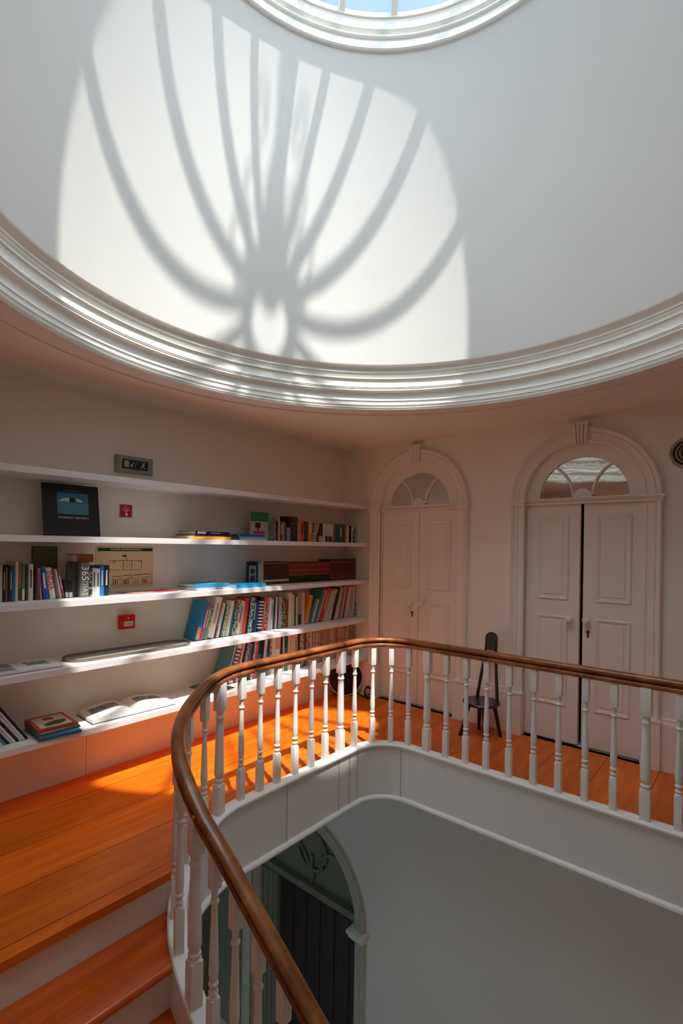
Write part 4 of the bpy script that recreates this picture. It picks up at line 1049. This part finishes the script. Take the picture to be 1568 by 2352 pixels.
# ------------------------------------------------------------------ three-legged chair by the door wall
CHX, CHY, CHS = -1.815, 4.00, .29
ch = thing('stool_chair', (CHX, CHY, 0), (0, 0, radians(-8)), label='small dark wooden stick-back chair with a round seat against the door wall', cat='chair')
bm = NB(); lathe(bm, [(.02, CHS-.028), (.135, CHS-.028), (.152, CHS-.02), (.157, CHS-.008), (.150, CHS), (.13, CHS+.001), (.09, CHS-.005), (.02, CHS-.007)], seg=40); link('seat', bm, M_CHAIR, ch, smooth=40)
for x, y, fx, fy in ((-.07, -.09, -.11, -.14), (.08, -.09, .12, -.13), (.09, .07, .13, .09), (-.07, .08, -.09, .11)):
    bm = NB(); tube(bm, [(x*.9, y*.9, CHS-.015), (fx, fy, 0.0)], [.019, .014], 10); link('leg', bm, M_CHAIR, ch, smooth=60)
for s_ in (-1, 1):
    bm = NB(); tube(bm, [(s_*.098, .085, CHS-.01), (s_*.065, .115, .55), (s_*.037, .145, .80)], [.015, .013, .012], 10); link('back_stick', bm, M_CHAIR, ch, smooth=60)
bm = NB()
lp = [(-.055, .72)]+[(-.055*cos(pi*i/16), .80+.055*sin(pi*i/16)) for i in range(17)]+[(.055, .72), (.03, .70), (-.03, .70)]
bm = plate(lp, [], lambda u, v, w: Vector((u, .128+.06*(v-.72)+w, v)), .022); link('headpiece', bm, M_CHAIR, ch)

# ------------------------------------------------------------------ black round disc and cable under the shelves
dc = thing('round_disc', (-3.37, 4.08, 0), (0, radians(-8), radians(-38)), label='black round disc with a thin pale rim leaning in the corner under the lowest shelf', cat='drum')
bm = NB(); lathe(bm, [(.178, -.03), (.181, .0), (.177, .02), (.166, .024), (.08, .026), (.02, .026)], (0, 0, .188), seg=56, axis='x'); link('disc', bm, mat((.012, .006, .006), .35), dc, smooth=50)
bm = NB(); lathe(bm, [(.177, .008), (.188, .014), (.188, .028), (.177, .032)], (0, 0, .189), seg=64, axis='x', closed=True); link('rim', bm, mat((.85, .62, .48), .35), dc, smooth=50)
bm = NB(); pts = []
for i in range(60):
    a = i/59*2*pi*2.6; r = .055-.008*sin(i*.35); pts.append((-3.12+r*cos(a)*.9, 4.155+.012*sin(a*2.3), .065+r*sin(a)))
pts = [(-3.3, 4.2, .008), (-3.2, 4.16, .008)]+pts
tube(bm, pts, .006, 8); tag(link('cable_coil', bm, M_BLACK, smooth=60), 'coil of black cable on the floor between the round disc and the left door', 'cable')

# ------------------------------------------------------------------ light
sun = bpy.data.lights.new('sun', 'SUN'); so = bpy.data.objects.new('sun', sun); col.objects.link(so)
KX, KY = -.4527, .1875
so.rotation_euler = Vector((KX, KY, -1)).to_track_quat('-Z', 'Y').to_euler()
so.location = (3, 0, 9)
sun.energy = 5.2; sun.angle = radians(.9); sun.color = (1.0, .945, .86)
w = bpy.data.worlds.new('sky'); sc.world = w; w.use_nodes = True
nt = w.node_tree; bg = nt.nodes['Background']
# clear blue opposite the sun, thin bright cloud around and above it
tc = nt.nodes.new('ShaderNodeTexCoord'); n = nt.nodes.new('ShaderNodeTexNoise'); n.inputs['Scale'].default_value = 2.6; n.inputs['Detail'].default_value = 5
nt.links.new(tc.outputs['Generated'], n.inputs['Vector'])
dt = nt.nodes.new('ShaderNodeVectorMath'); dt.operation = 'DOT_PRODUCT'; dt.inputs[1].default_value = Vector((-KX, -KY, 1)).normalized()
nt.links.new(tc.outputs['Generated'], dt.inputs[0])
ad = nt.nodes.new('ShaderNodeMath'); ad.operation = 'MULTIPLY_ADD'; ad.inputs[1].default_value = .35; nt.links.new(n.outputs['Fac'], ad.inputs[0]); nt.links.new(dt.outputs['Value'], ad.inputs[2])
mr = nt.nodes.new('ShaderNodeMapRange'); mr.inputs['From Min'].default_value = .35; mr.inputs['From Max'].default_value = 1.0
nt.links.new(ad.outputs[0], mr.inputs['Value'])
cr = nt.nodes.new('ShaderNodeValToRGB'); e = cr.color_ramp.elements
e[0].position = .15; e[0].color = (.045, .095, .15, 1); e[1].position = .95; e[1].color = (.80, .89, .96, 1); x = e.new(.45); x.color = (.12, .165, .195, 1)
nt.links.new(mr.outputs[0], cr.inputs['Fac']); nt.links.new(cr.outputs['Color'], bg.inputs['Color'])
bg.inputs['Strength'].default_value = 3.6

sc.view_settings.view_transform = 'Standard'; sc.view_settings.look = 'None'; sc.view_settings.exposure = 0.58; sc.view_settings.gamma = 1.0
sc.view_settings.use_curve_mapping = False
sc.cycles.max_bounces = 14; sc.cycles.diffuse_bounces = 10; sc.cycles.glossy_bounces = 5; sc.cycles.transparent_max_bounces = 10
sc.cycles.sample_clamp_indirect = 6
